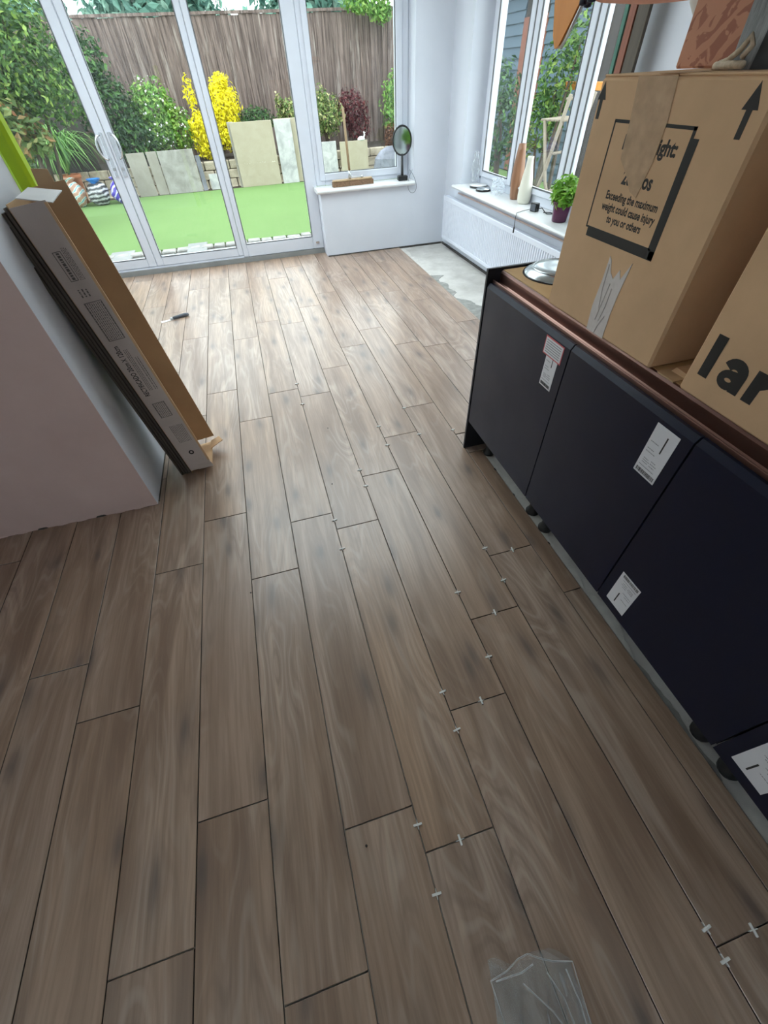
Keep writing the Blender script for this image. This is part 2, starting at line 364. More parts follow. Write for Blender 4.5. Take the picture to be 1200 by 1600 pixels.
# ================================================================== the room
XL, YB, ZC = -2.05, -2.6, 2.42        # left wall, back wall, ceiling
XR, YF, YD = 3.18, 5.39, 5.60         # right wall face, far wall face, door plane
PW, PL = 0.2022, 1.209
floor = MB().box(XL, XR+.2, YB, YD+.12, -.14, -.0095).build('floor', 'screed')
tag(floor, 'pale screed floor laid with brown wood-look porcelain planks', 'floor', kind='structure')
phase = {-10: .2, -9: .75, -8: .35, -7: 1.0, -6: .55, -5: .1, -4: .8, -3: .3, -2: .52, -1: .893, 0: .679, 1: .030, 2: .285, 3: 1.085, 4: .150, 5: .040, 6: .357, 7: .640, 8: .894, 9: .540, 10: .428, 11: .12, 12: .75}
G = .003
plank_cache = {}
def plank(x0, x1, y0, y1):
    w, l = x1-x0, y1-y0
    key = (round(w, 3), round(l, 3))
    if key not in plank_cache:
        mb = MB(); b = .0012
        w2, l2 = w/2, l/2
        vs = [(-w2, -l2, -.009), (w2, -l2, -.009), (w2, l2, -.009), (-w2, l2, -.009), (-w2, -l2, -b), (w2, -l2, -b), (w2, l2, -b), (-w2, l2, -b),
              (-w2+b, -l2+b, 0), (w2-b, -l2+b, 0), (w2-b, l2-b, 0), (-w2+b, l2-b, 0)]
        mb.add(vs, [(8, 9, 10, 11), (4, 5, 9, 8), (5, 6, 10, 9), (6, 7, 11, 10), (7, 4, 8, 11)], 0)
        mb.add(vs, [(0, 1, 5, 4), (1, 2, 6, 5), (2, 3, 7, 6), (3, 0, 4, 7), (3, 2, 1, 0)], 1)
        plank_cache[key] = mb.mesh('plank', ['plank_porcelain', 'plank_edge'])
    o = bpy.data.objects.new('plank', plank_cache[key]); COL.objects.link(o)
    o.location = ((x0+x1)/2, (y0+y1)/2, random.uniform(-.0003, .0003)); o.parent = floor
def column(x0, x1, ph, ya, yb):
    k = math.floor((ya-ph)/PL)
    while True:
        a, b_ = ph+k*PL, ph+(k+1)*PL; k += 1
        a2, b2 = max(a, ya), min(b_, yb)
        if a2 >= yb: break
        if b2-a2 > .02: plank(x0+G/2, x1-G/2, a2+G/2, b2-G/2)
for cidx in range(-10, 13):
    x0, x1 = cidx*PW, (cidx+1)*PW
    if cidx <= 8: column(x0, x1, phase[cidx], YB+.01, 5.575 if x0 < 1.70 else YF-.004)
    elif cidx == 9:
        column(x0, x1, phase[9], 1.745, YF-.004)
        plank(x0+G/2, x1-G/2, 1.57+G/2, 1.745-G/2)
        for a, b_ in ((.64, 1.57), (-.57, .64), (-1.78, -.57), (-2.59, -1.78)): plank(x0+G/2, 1.898, a+G/2, b_-G/2)
    else: column(x0, x1, phase[cidx], 1.66, YF-.004)
# ragged bed of adhesive beside the last row, by the radiator
def ragged(name, pts_in, edge, mat, z, h, seed, n=40):
    rnd = random.Random(seed)
    # strip between x=pts_in(y) and a noisy outer edge
    y0, y1, xa, w = edge; vs = []; fs = []
    ph = [rnd.uniform(0, 6.28) for _ in range(5)]
    for i in range(n+1):
        y = y0+(y1-y0)*i/n; q = y*9
        d = w*(.50+.30*math.sin(q*.63+ph[0])+.22*math.sin(q*1.37+ph[1])+.14*math.sin(q*2.9+ph[2])+.06*rnd.uniform(-1, 1))
        d *= min(1, i/2, (n-i)/2); d = max(.004, d)
        vs += [(xa, y, z), (xa, y, z+h), (xa+d, y, z+h*.8), (xa+d+.002, y, z)]
    for i in range(n):
        a = i*4
        for k in range(3): fs.append((a+k, a+k+1, a+5+k, a+4+k))
    return MB().add(vs, fs).build(name, mat, floor)
ragged('adhesive', None, (3.05, 4.35, 2.631, .16), 'mortar_grey', -.0095, .003, 3, 60)
ragged('adhesive', None, (4.35, 5.38, 2.631, .07), 'mortar_pale', -.0095, .003, 5, 40)
ragged('adhesive', None, (.62, 1.50, 1.902, .055), 'mortar_pale', -.0095, .005, 8, 50)
ragged('adhesive', None, (.33, .62, 1.902, .075), 'mortar_pale', -.0095, .005, 9, 20)
ragged('adhesive', None, (-.05, .33, 1.902, .05), 'mortar_grey', -.0095, .003, 12, 20)
ragged('adhesive', None, (-.70, -.10, 1.902, .08), 'mortar_pale', -.0095, .005, 14, 20)
for y, xx in ((1.40, 1.897), (1.20, 1.899), (.88, 1.899)):
    mb = MB(); r = random.uniform(.004, .007)
    mb.lathe([(0.001, -.009), (r, -.008), (r*1.1, -.004), (r*.6, .001), (.001, .002)], (xx, y, 0), 7, sy=2.2); mb.build('adhesive', 'mortar_dark', floor)

# walls
def frame_wall(boxes, name, mat, label):
    mb = MB()
    for b in boxes: mb.box(*b)
    return tag(mb.build(name, mat), label, 'wall', kind='structure')
frame_wall([(1.752, XR+.30, YF, YD+.14, 0.004, .585), (2.80, XR+.30, YF, YD+.14, .585, ZC), (1.752, 2.80, YF, YD+.14, 2.12, ZC),
            (XL-.2, 1.752, YF+.10, YD+.14, 2.12, ZC)], 'wall_far', 'white_plaster', 'white plastered far wall around the garden doors with low wall under window')
frame_wall([(XR, XR+.30, YB, YF, .004, .585), (XR, XR+.30, YB, 2.95, .585, ZC), (XR, XR+.30, 4.97, YF, .585, ZC), (XR, XR+.30, 2.95, 4.97, 2.12, ZC)],
           'wall_right', 'white_plaster', 'white plastered right wall holding the side window above the radiator')
frame_wall([(XL-.2, XL, YB, YD+.14, 0, 1.10), (XL-.2, XL, YB, YD+.14, 2.10, ZC), (XL-.2, XL, YB, -2.10, 1.10, 2.10), (XL-.2, XL, -.30, YD+.14, 1.10, 2.10)], 'wall_left', 'white_plaster', 'white left wall with a small added window beside the viewer')
frame_wall([(XL-.2, XR+.3, YB-.2, YB, 0, 1.0), (XL-.2, XR+.3, YB-.2, YB, 2.10, ZC), (XL-.2, 2.58, YB-.2, YB, 1.0, 2.10), (3.12, XR+.3, YB-.2, YB, 1.0, 2.10)], 'wall_back', 'white_plaster', 'plain white wall with an added window behind the viewer')
KX0, KX1, KY0, KY1 = -1.3, 2.6, 2.55, 5.05       # roof window opening over the garden end of the room
mb = MB()
for b in ((XL-.2, XR+.3, YB-.2, KY0), (XL-.2, XR+.3, KY1, YD+.14), (XL-.2, KX0, KY0, KY1), (KX1, XR+.3, KY0, KY1)): mb.box(b[0], b[1], b[2], b[3], ZC, ZC+.22)
tag(mb.build('ceiling', 'ceiling_white'), 'plain white ceiling with roof window above the room', 'ceiling', kind='structure')
w5 = thing('window_5', 'wide glazed roof window over the garden end of the room', 'window', kind='structure')
for i in range(5):
    xx = KX0+(KX1-KX0)*i/4; MB().box(xx-.03, xx+.03, KY0-.03, KY1+.03, ZC+.22, ZC+.30, b=.005).build('bar', 'upvc', w5)
for yy in (KY0-.03, KY1-.03): MB().box(KX0-.03, KX1+.03, yy, yy+.06, ZC+.22, ZC+.29, b=.005).build('bar', 'upvc', w5)
MB().box(KX0, KX1, KY0, KY1, ZC+.255, ZC+.263).build('pane', 'window_glass', w5)
# partition end: two faces have different finishes
mb = MB(); P0, P1 = 1.692, 2.135; xe = .176
vs = [(XL, P0, .001), (xe, P0, .001), (xe, P1, .001), (XL, P1, .001), (XL, P0, ZC), (xe, P0, ZC), (xe, P1, ZC), (XL, P1, ZC)]
mb.add(vs, [(0, 1, 5, 4)], 1); mb.add(vs, [(1, 2, 6, 5), (2, 3, 7, 6), (3, 0, 4, 7), (0, 3, 2, 1), (4, 5, 6, 7)], 0)
part = tag(mb.build('wall_partition', ['white_plaster', 'skim_plaster']), 'pinkish grey plastered partition wall with white end at left', 'wall', kind='structure')
for i in range(9):   # ragged plaster edge at the foot of the partition
    x = -.62+i*.088; MB().lathe([(.001, -.004), (.03, -.003), (.022, .004), (.001, .006)], (x, P0+.004, .004), 8, sy=.3).build('plaster_edge', 'mortar_dark' if i % 3 == 0 else 'skim_plaster', part)
bx('edge_gap', (xe+.001, xe+.006, P0+.02, P1-.02, .0005, .004), 'mortar_dark', part)
# dark joints at the foot of the far low wall and of the right wall
tag(bx('trim_1', (1.76, XR-.02, YF-.006, YF+.002, -.009, .010), 'mortar_dark'), 'dark open joint along the foot of the low wall', 'trim', kind='structure')
tag(bx('trim_2', (XR-.012, XR+.001, 2.4, YF-.01, -.009, .012), 'mortar_dark'), 'dark open joint along the foot of the radiator wall', 'trim', kind='structure')
tag(bx('trim_3', (XL+.01, 1.75, 5.577, 5.68, -.009, .045), 'concrete'), 'grey threshold strip under the garden doors', 'threshold', kind='structure')

# ------------------------------------------------------------------ doors and windows (white uPVC)
def rect_frame(name, mat, parent, x0, x1, z0, z1, gx0, gx1, gz0, gz1, y0, y1, axis='Y', b=.006):
    for (a, b_, c, d) in ((x0, gx0, z0, z1), (gx1, x1, z0, z1), (gx0, gx1, z0, gz0), (gx0, gx1, gz1, z1)):
        if axis == 'Y': MB().box(a, b_, y0, y1, c, d, b=b).build(name, mat, parent)
        else: MB().box(y0, y1, a, b_, c, d, b=b).build(name, mat, parent)
def gasket(parent, gx0, gx1, gz0, gz1, y, axis='Y', w=.006):
    mb = MB()
    for (a, b_, c, d) in ((gx0, gx0+w, gz0, gz1), (gx1-w, gx1, gz0, gz1), (gx0, gx1, gz0, gz0+w), (gx0, gx1, gz1-w, gz1)):
        if axis == 'Y': mb.box(a, b_, y-.003, y+.006, c, d)
        else: mb.box(y-.003, y+.006, a, b_, c, d)
    mb.build('gasket', 'gasket', parent)
def pane(parent, x0, x1, z0, z1, y, axis='Y'):
    d = (x0, x1, y-.003, y+.003, z0, z1) if axis == 'Y' else (y-.003, y+.003, x0, x1, z0, z1)
    return bx('pane', d, 'window_glass', parent)
def d_handle(parent, x, side):
    h = MB(); pts = []
    for i in range(13):
        a = -PI/2+PI*i/12; pts.append((x+side*(.012+.045*math.cos(a)), YD-.045*(.35+.65*math.cos(a))-.006, 1.06+.085*math.sin(a)))
    h.tube(pts, .009, 8); ho = h.build('handle', 'chrome', parent, True)
    bx('back_plate', (x-.016, x+.016, YD-.012, YD+.001, .84, 1.16), 'chrome', ho, .003)
    MB().lathe([(.001, 0), (.012, 0), (.012, .012), (.001, .012)], (0, 0, 0), 12).build('lock_barrel', 'steel', ho).matrix_local = Matrix.Translation((x, YD-.012, .90)) @ Matrix.Rotation(PI/2, 4, 'X')
Z0, Z1 = .045, 2.12
dl = thing('door_1', 'left white framed glass garden door leaf with chrome pull handle', 'door', kind='structure')
rect_frame('leaf_frame', 'upvc', dl, -1.06, -.143, .062, 2.06, -.975, -.225, .145, 1.98, YD, YD+.06)
pane(dl, -.98, -.22, .14, 1.985, YD+.03); gasket(dl, -.975, -.225, .145, 1.98, YD+.002); d_handle(dl, -.178, -1)
dr = thing('door_2', 'middle white framed glass garden door leaf with chrome pull handle', 'door', kind='structure')
rect_frame('leaf_frame', 'upvc', dr, -.137, .812, .062, 2.06, -.068, .755, .143, 1.98, YD, YD+.06)
pane(dr, -.073, .76, .138, 1.985, YD+.03); gasket(dr, -.068, .755, .143, 1.98, YD+.002); d_handle(dr, -.100, 1)
w1 = thing('window_1', 'tall fixed white framed glazed panel right of the garden doors', 'window', kind='structure')
rect_frame('frame', 'upvc', w1, .814, 1.752, Z0+.002, 2.06, .868, 1.628, .168, 1.98, YD-.012, YD+.06)
pane(w1, .863, 1.633, .163, 1.985, YD+.03); gasket(w1, .868, 1.628, .168, 1.98, YD-.010)
bx('latch', (1.66, 1.70, YD-.03, YD-.012, .10, .125), 'chrome', w1, .004)
w4 = thing('window_4', 'unseen fixed white framed glazed panel left of the garden doors', 'window', kind='structure')  # unseen pane, repeated on the left for symmetric light
rect_frame('frame', 'upvc', w4, -2.04, -1.063, Z0+.002, 2.06, -1.95, -1.13, .168, 1.98, YD-.012, YD+.06)
pane(w4, -1.955, -1.125, .163, 1.985, YD+.03)
mb = MB(); mb.box(XL, 1.752, YD-.005, YD+.07, 2.062, 2.12, b=.004); mb.box(-1.06, .812, YD, YD+.07, Z0, .060)
tag(mb.build('trim_4', 'upvc'), 'white outer frame head and sill of the garden doors', 'trim', kind='structure')
w2 = thing('window_2', 'white framed window above the low wall with broom on sill', 'window', kind='structure')
rect_frame('frame', 'upvc', w2, 1.754, 2.798, .622, 2.118, 1.852, 2.668, .722, 2.04, YD-.012, YD+.06)
rect_frame('glazing_bead', 'upvc', w2, 1.80, 2.73, .665, 2.08, 1.853, 2.667, .723, 2.039, YD-.03, YD-.012, b=.004)
pane(w2, 1.848, 2.672, .718, 2.045, YD+.03); gasket(w2, 1.853, 2.667, .723, 2.039, YD-.008)
sl = MB()
prof = [(YD-.012, .587), (YF-.035, .587), (YF-.045, .592), (YF-.050, .604), (YF-.045, .616), (YF-.035, .621), (YD-.012, .621)]
sl.prism([(y, z) for y, z in prof], 1.715, 2.799, Matrix(((0, 0, 1, 0), (1, 0, 0, 0), (0, 1, 0, 0), (0, 0, 0, 1))))
fixn(sl.build('sill', 'sill_white', w2))
w6 = thing('fill_window_rear', 'white framed window added behind the viewer for fill light', 'window', kind='structure')  # unseen window, added to brighten the near end of the room
rect_frame('frame', 'upvc', w6, 2.582, 3.118, 1.002, 2.098, 2.64, 3.06, 1.07, 2.03, YB-.14, YB-.08)
pane(w6, 2.635, 3.065, 1.065, 2.035, YB-.11)
w7 = thing('fill_window_left', 'white framed window added in the left wall for fill light', 'window', kind='structure')  # unseen window, added to let more daylight onto the near floor
rect_frame('frame', 'upvc', w7, -2.098, -.302, 1.102, 2.098, -2.03, -.37, 1.17, 2.03, XL-.14, XL-.08, 'X')
pane(w7, -2.035, -.365, 1.165, 2.035, XL-.11, 'X')
XW = 3.36
w3 = thing('window_3', 'wide white framed side window above the radiator', 'window', kind='structure')
rect_frame('frame', 'upvc', w3, 2.955, 4.968, .615, 2.115, 3.02, 4.90, .685, 2.05, XW, XW+.06, 'X')
for (a, b_, ga, gb) in ((4.245, 4.905, 4.31, 4.835), (3.47, 4.225, 3.535, 4.155), (3.025, 3.45, 3.09, 3.385)):
    rect_frame('sash', 'upvc', w3, a, b_, .682, 2.055, ga, gb, .725, 2.00, XW-.022, XW+.03, 'X', .005)
    pane(w3, ga-.005, gb+.005, .72, 2.005, XW+.005, 'X'); gasket(w3, ga, gb, .725, 2.00, XW-.02, 'X', .008)
for y in (4.235, 3.46): bx('mullion_joint', (XW-.018, XW-.004, y-.010, y+.010, .68, 2.05), 'gasket', w3)
bx('frame_joint', (XW-.004, XW+.001, 4.905, 4.916, .66, 2.06), 'gasket', w3)
for y in (4.50, 4.05): bx('window_handle', (XW-.05, XW-.022, y-.05, y+.05, .69, .708), 'upvc', w3, .005)
sl = MB(); prof = [(XW+.01, .587), (3.095, .587), (3.083, .592), (3.078, .602), (3.083, .611), (3.095, .614), (XW+.01, .614)]
sl.prism([(x, z) for x, z in prof], 2.60, 4.985, Matrix(((1, 0, 0, 0), (0, 0, 1, 0), (0, 1, 0, 0), (0, 0, 0, 1))))
fixn(sl.build('sill', 'sill_white', w3))

# ------------------------------------------------------------------ radiator
rad = thing('radiator', 'long white ribbed radiator on the wall below the side window', 'radiator', (0, 0, 0))
mb = MB(); ya, yb, xf = 2.62, 5.225, 3.098; vs = []; fs = []; n = 0
y = ya
prof = []
while y < yb-.02:
    prof += [(y, 0), (y+.018, 0), (y+.0215, .007), (y+.0295, .007)]; y += .033
prof.append((yb, 0))
for (yy, d) in prof: vs += [(xf+d, yy, .125), (xf+d, yy, .455)]
for i in range(len(prof)-1): fs.append((2*i, 2*i+1, 2*i+3, 2*i+2))
mb.add(vs, fs); mb.box(xf+.008, xf+.014, ya, yb, .10, .48); mb.box(xf-.001, xf+.012, ya, yb, .092, .128, b=.004); mb.box(xf-.001, xf+.012, ya, yb, .452, .494, b=.004)
mb.build('front_panel', 'radiator_enamel', rad)
mb = MB(); mb.box(xf+.01, XR-.025, ya, yb, .480, .486)
for i in range(120): mb.box(xf+.018, XR-.03, ya+.02+i*.0215, ya+.031+i*.0215, .486, .491)
mb.build('top_grille', 'radiator_enamel', rad)
for y in (ya, yb-.004): bx('side_panel', (xf+.004, XR-.02, y, y+.004, .095, .486), 'radiator_enamel', rad)
for y in (3.2, 4.7): bx('bracket', (XR-.03, XR-.001, y, y+.04, .15, .45), 'radiator_enamel', rad)
tag(MB().tube([(XR-.03, 2.7, .545), (XR-.03, 4.95, .545)], .0075, 8).build('sill_streak', 'streak_pink', None, True), 'pale pinkish rod for the shadow and plaster between window sill and radiator', 'streak')  # pinkish rod stands in for the shadow and plaster streaks here

# ================================================================== kitchen island
DX = 1.815
TX = Matrix(((0, 0, -1, 0), (-1, 0, 0, 0), (0, 1, 0, 0), (0, 0, 0, 1)))     # local x -> -Y, y -> +Z, z -> -X (printed on a face that looks to -X)
def on_face(x, y, z, rot=0.0): return Matrix.Translation((x, y, z)) @ TX @ Matrix.Rotation(rot, 4, 'Z')
def cabinet(y0, y1, label, feet):
    r = thing('base_cabinet', label, 'cabinet', group='navy base cabinets of the island')
    MB().box(DX+.024, 2.40, y0+.001, y1-.001, .172, .835).build('carcase', 'carcase_black', r)
    # door with a bevelled finger-pull top edge
    d = MB(); a, b_ = y0+.0025, y1-.0025
    prof = [(DX, .184), (DX, .832), (DX+.010, .848), (DX+.020, .848), (DX+.020, .184)]
    vs = [(x, a, z) for x, z in prof]+[(x, b_, z) for x, z in prof]; k = len(prof)
    d.add(vs, [tuple(range(k)), tuple(range(2*k-1, k-1, -1))]+[(i, k+i, k+(i+1) % k, (i+1) % k) for i in range(k)])
    do = fixn(d.build('door', 'navy_door', r))
    for (fx, fy) in feet:
        MB().lathe([(.001, -.008), (.030, -.008), (.032, .004), (.024, .012), (.019, .05), (.019, .12), (.030, .135), (.034, .172), (.001, .172)], (fx, fy, 0), 14).build('leg', 'leg_plastic', r, True)
    return r, do
cabs = [cabinet(1.020, 1.609, 'navy base cabinet at the far end of the island beside the end panel', [(1.93, 1.54), (1.93, 1.075), (2.33, 1.54), (2.33, 1.075)]),
        cabinet(.525, 1.020, 'navy base cabinet second from far end, white sticker at upper right of its door', [(1.93, .965), (2.02, .58), (2.33, .965), (2.33, .58)]),
        cabinet(.028, .525, 'navy base cabinet with a white sticker at the lower corner of its door', [(2.02, .46), (1.945, .075), (2.33, .46), (2.33, .075)]),
        cabinet(-.47, .028, 'navy base cabinet nearest the viewer, mostly cut off at right edge', [(1.945, -.03), (1.945, -.42), (2.33, -.03), (2.33, -.42)])]
# stickers with printed rows and bars
def sticker(door, yl, yr, z0, z1, flip=False, bars=True):
    w, h = yl-yr, z1-z0
    st = bx('sticker', (DX-.0009, DX-.0001, yr, yl, z0, z1), 'sticker_paper', door); st['label'] = 'white printed delivery sticker'
    rnd = random.Random(int(yl*1000))
    def R(u0, u1, v0, v1):        # u from left, v from bottom
        if flip: u0, u1, v0, v1 = 1-u1, 1-u0, 1-v1, 1-v0
        return (DX-.0013, DX-.0008, yl-u1*w, yl-u0*w, z0+v0*h, z0+v1*h)
    if bars:
        mb = MB(); u = .08
        while u < .90:
            ww = rnd.choice((.008, .016, .024)); mb.box(*R(u, u+ww, .035, .115)); u += ww+rnd.choice((.010, .016, .022))
        mb.build('barcode', 'print_black', st)
    mb = MB()
    for v, ua, ub in ((.17, .10, .80), (.24, .16, .42), (.28, .16, .46), (.32, .16, .40), (.24, .50, .74), (.29, .50, .78), (.34, .50, .70), (.46, .10, .52), (.52, .10, .40), (.66, .10, .46)):
        u = ua
        while u < ub:
            ww = rnd.uniform(.03, .08); mb.box(*R(u, min(u+ww, ub), v, v+.014)); u += ww+.015
    mb.build('printed_rows', 'print_soft', st)
    mb = MB(); mb.box(*R(.60, .65, .56, .88)); mb.build('printed_bar', 'print_black', st)
    return st
sticker(cabs[0][1], 1.128, 1.062, .664, .800)
rl = bx('notice_label', (DX-.0015, DX-.0009, 1.048, 1.152, .768, .828), 'sticker_red', cabs[0][1]); rl['label'] = 'red bordered notice label'
bx('paper', (DX-.0019, DX-.0014, 1.052, 1.148, .772, .824), 'sticker_paper', rl)
mb = MB()
for i in range(6): mb.box(DX-.0023, DX-.0018, 1.060, 1.142, .778+i*.0075, .7805+i*.0075)
mb.build('printed_rows', 'print_soft', rl)
sticker(cabs[1][1], .634, .560, .669, .821)
sticker(cabs[2][1], .490, .412, .217, .362, True)
sticker(cabs[3][1], -.006, -.090, .224, .374, True)
tag(MB().box(DX-.003, 2.72, 1.612, 1.626, .001, .897, b=.0015).build('end_panel', 'navy_panel'), 'thin dark navy end panel closing the far end of the island', 'panel')
# copper rail profile
mb = MB(); prof = [(DX+.0215, .846), (DX+.0215, .858), (DX+.0222, .8588), (DX+.0232, .858), (DX+.0236, .845), (DX+.048, .844), (DX+.052, .848), (DX+.052, .880), (DX+.055, .886), (DX+.061, .887)]
vs = []; y0, y1 = -.47, 1.605
for (x, z) in prof: vs += [(x, y0, z), (x, y1, z)]
mb.add(vs, [(2*i, 2*i+1, 2*i+3, 2*i+2) for i in range(len(prof)-1)])
cr = mb.build('handle_rail', 'copper_rail'); md = cr.modifiers.new('thickness', 'SOLIDIFY'); md.thickness = .0008
tag(cr, 'copper finger-pull rail running along the top of the navy doors', 'rail')
tag(MB().box(2.42, 2.70, -.47, 1.609, .172, .882).build('rear_carcase', 'carcase_black'), 'dark rear carcase of the island behind the boxes', 'cabinet')
tag(MB().box(DX+.063, 2.72, -.47, 1.608, .8835, .889).build('cardboard_sheet', 'cardboard_sheet'), 'flat cardboard sheet protecting the top of the island', 'cardboard')

# ------------------------------------------------------------------ large cartons on the island
def carton(name, label, X0, X1, Y0, Y1, Z0_, Z1_, flap=True):
    r = thing(name, label, 'box')
    mb = MB(); t_ = .004
    mb.box(X0, X1, Y0, Y1, Z0_, Z1_, b=.006); mb.build('body', 'cardboard', r)
    h = (Y1-Y0)/2
    for a, b_ in ((Y0+.004, Y0+h-.001), (Y0+h+.001, Y1-.004)): bx('top_flap', (X0+.003, X1-.003, a, b_, Z1_, Z1_+.004), 'cardboard', r, .0015)
    return r
B1X, B1Z0, B1Z1 = 1.855, .8895, 1.413
b1 = carton('carton', 'large brown cardboard carton printed Max Weight with warning square', B1X, 2.40, .765, 1.250, B1Z0, B1Z1)
e = .0006
def pr(mb, y0, y1, z0, z1, x=B1X-e): mb.box(x, x+e, min(y0, y1), max(y0, y1), z0, z1)
mb = MB()                                                # warning frame: thin top and left, thick drop edge right and bottom
pr(mb, 1.160, .905, 1.337, 1.343); pr(mb, 1.160, 1.156, 1.125, 1.343); pr(mb, .913, .905, 1.125, 1.343); pr(mb, 1.160, .905, 1.125, 1.129)
pr(mb, .905, .890, 1.108, 1.325); pr(mb, 1.150, .890, 1.106, 1.125); mb.build('warning_frame', 'print_black', b1)
def tri_arrow(y, z, w, h):
    mb = MB(); mb.prism([(-w/2, 0), (-w*.19, 0), (-w*.19, -h*.52), (w*.19, -h*.52), (w*.19, 0), (w/2, 0), (0, h*.48)], 0, e, on_face(B1X, y, z)); mb.build('up_arrow', 'print_black', b1)
tri_arrow(1.232, 1.374, .030, .066); tri_arrow(.806, 1.370, .034, .076)
text_mesh('Max Weight:', .037, 'warning_text', 'print_black', on_face(B1X, 1.022, 1.293, 0), b1, .0013, 'CENTER', .90)
text_mesh('20 kilos', .040, 'warning_text', 'print_black', on_face(B1X, 1.023, 1.231, 0), b1, .0013, 'CENTER', .82)
for i, s in enumerate(('Exceeding the maximum', 'weight could cause injury', 'to you or others')):
    text_mesh(s, .0235, 'warning_text', 'print_black', on_face(B1X, 1.022, 1.196-i*.0235, 0), b1, .0007, 'CENTER', .80)
MB().prism([(-.100, 1.414), (.018, 1.414), (.030, 1.345), (.028, 1.285), (.018, 1.235), (.012, 1.212), (-.014, 1.220), (-.040, 1.245), (-.080, 1.275), (-.086, 1.34)], .0010, .0014, Matrix.Translation((0, 0, 0)) @ on_face(B1X, 1.020, 0)).build('clear_tape', 'clear_tape', b1)
bx('clear_tape', (B1X-.001, B1X+.35, .985, 1.060, B1Z1+.0042, B1Z1+.0048), 'clear_tape', b1)
# torn parcel tape, lower part
mb = MB(); mb.prism([(-.034, -.085), (.040, -.085), (.038, -.02), (.041, .03), (.052, .112), (.030, .068), (.018, .088), (.004, .062), (-.012, .074), (-.024, .100), (-.033, .108), (-.034, .05), (-.040, -.02)], 0, .0012, on_face(B1X, .995, .976)); mb.build('parcel_tape', 'parcel_tape', b1)
mb = MB()
for q in ([(-.026, .09), (-.022, .03), (-.012, -.02)], [(0, .05), (-.006, .0), (-.012, -.05)], [(.012, .04), (.010, -.01), (.002, -.05)], [(.020, -.03), (.006, -.06), (.0, -.084)]):
    mb.tube([on_face(B1X, .995, .976) @ Vector((a, b_, .0014)) for a, b_ in q], .0016, 5)
mb.build('tape_crease', 'parcel_tape', b1)
b2 = carton('carton', 'brown cardboard carton with big black lettering at the right edge', 1.860, 2.38, .150, .668, B1Z0, 1.40)
def stroke(pts, w, closed=False, zo=.0006):
    P = [Vector((a, b_, 0)) for a, b_ in pts]; n = len(P); L_ = []; R_ = []
    for k in range(n):
        d = (P[(k+1) % n]-P[k-1]) if closed else (P[min(k+1, n-1)]-P[max(k-1, 0)]); d.normalize(); nn = Vector((-d.y, d.x, 0)); ww = w[k] if isinstance(w, list) else w
        L_.append(P[k]+nn*ww/2); R_.append(P[k]-nn*ww/2)
    mb = MB(); vs = [on_face(1.860, .640, .941) @ Vector((p.x, p.y, zo)) for p in L_+R_]
    mb.add(vs, [(k, (k+1) % n, n+(k+1) % n, n+k) for k in range(n if closed else n-1)]); return mb
def letter(parts):
    mb = MB()
    for q in parts: mb.add(q.v, q.f)
    mb.build('lettering', 'print_black', b2)
arc = lambda cx, cy, rx, ry, a0, a1, n: [(cx+rx*math.cos(math.radians(a0+(a1-a0)*k/n)), cy+ry*math.sin(math.radians(a0+(a1-a0)*k/n))) for k in range(n+1)]
letter([stroke([(.0125, 0), (.0125, .093)], .025)])
letter([stroke([(.0925, 0), (.0925, .040)]+arc(.0735, .040, .019, .0165, 0, 165, 10), .022), stroke(arc(.0700, .0205, .0165, .0125, 0, 342, 18), .017, True, .0008), stroke([(.088, .038), (.0735, .036), (.066, .032)], .012, False, .0010)])
letter([stroke([(.1275, 0), (.1275, .066)], .024), stroke([(.130, .040)]+arc(.156, .036, .020, .019, 140, 75, 6), .022, False, .0008)])
bx('bottom_flap', (1.866, 2.05, .690, .745, .8895, .893), 'cardboard_inner', b2)
MB().prism([(0, 0), (.06, 0), (.045, .012), (.01, .014)], 0, .10, Matrix.Translation((1.90, .735, .893)) @ Matrix(((0, 0, 1, 0), (-1, 0, 0, 0), (0, 1, 0, 0), (0, 0, 0, 1)))).build('torn_flap', 'cardboard', b2)
# metal lid at the end of the island
lid = thing('metal_lid', 'shallow domed silver metal lid lying on the cardboard beside the large carton', 'lid', (2.045, 1.485, .889))
MB().lathe([(.124, .004), (.128, .0), (.130, .003), (.127, .008), (.105, .020), (.080, .026), (.060, .028), (.040, .027), (.0, .030)], (0, 0, 0), 48).build('dome', 'lid_metal', lid, True)
MB().lathe([(.100, .0225), (.097, .026), (.094, .0245)], (0, 0, 0), 48).build('ridge', 'lid_metal', lid, True)
MB().lathe([(.132, -.0), (.1335, .002), (.131, .005)], (0, 0, 0), 48).build('rim', 'black_plastic', lid, True)
# parcels standing on the large carton
pt = thing('patterned_box', 'terracotta box with pale swirling print standing on the large carton', 'box', (0, 0, 0))
MB().box(2.12, 2.36, 1.055, 1.318, 1.4175, 1.62, b=.004).build('body', 'pattern_paper', pt)
bx('lid_edge', (2.117, 2.363, 1.052, 1.321, 1.62, 1.66), 'pattern_paper', pt, .003)
sb = thing('gift_bag', 'crinkled silver and black bag with pale rope handle on the large carton', 'bag', (0, 0, 0))
mb = MB(); mb.prism([(0, 0), (.10, 0), (.10, .25), (-.006, .25), (-.004, .13)], 0, .13, Matrix.Translation((1.955, .985, 1.4175)) @ Matrix(((0, 0, 1, 0), (-1, 0, 0, 0), (0, 1, 0, 0), (0, 0, 0, 1)))); fixn(mb.build('body', 'silver_bag', sb))
mb = MB(); mb.prism([(0, 0), (.05, 0), (.075, .25), (.02, .25)], 0, .10, Matrix.Translation((1.95, .93, 1.4175)) @ Matrix(((0, 0, 1, 0), (-1, 0, 0, 0), (0, 1, 0, 0), (0, 0, 0, 1)))); fixn(mb.build('gusset', 'dark_bag', sb))
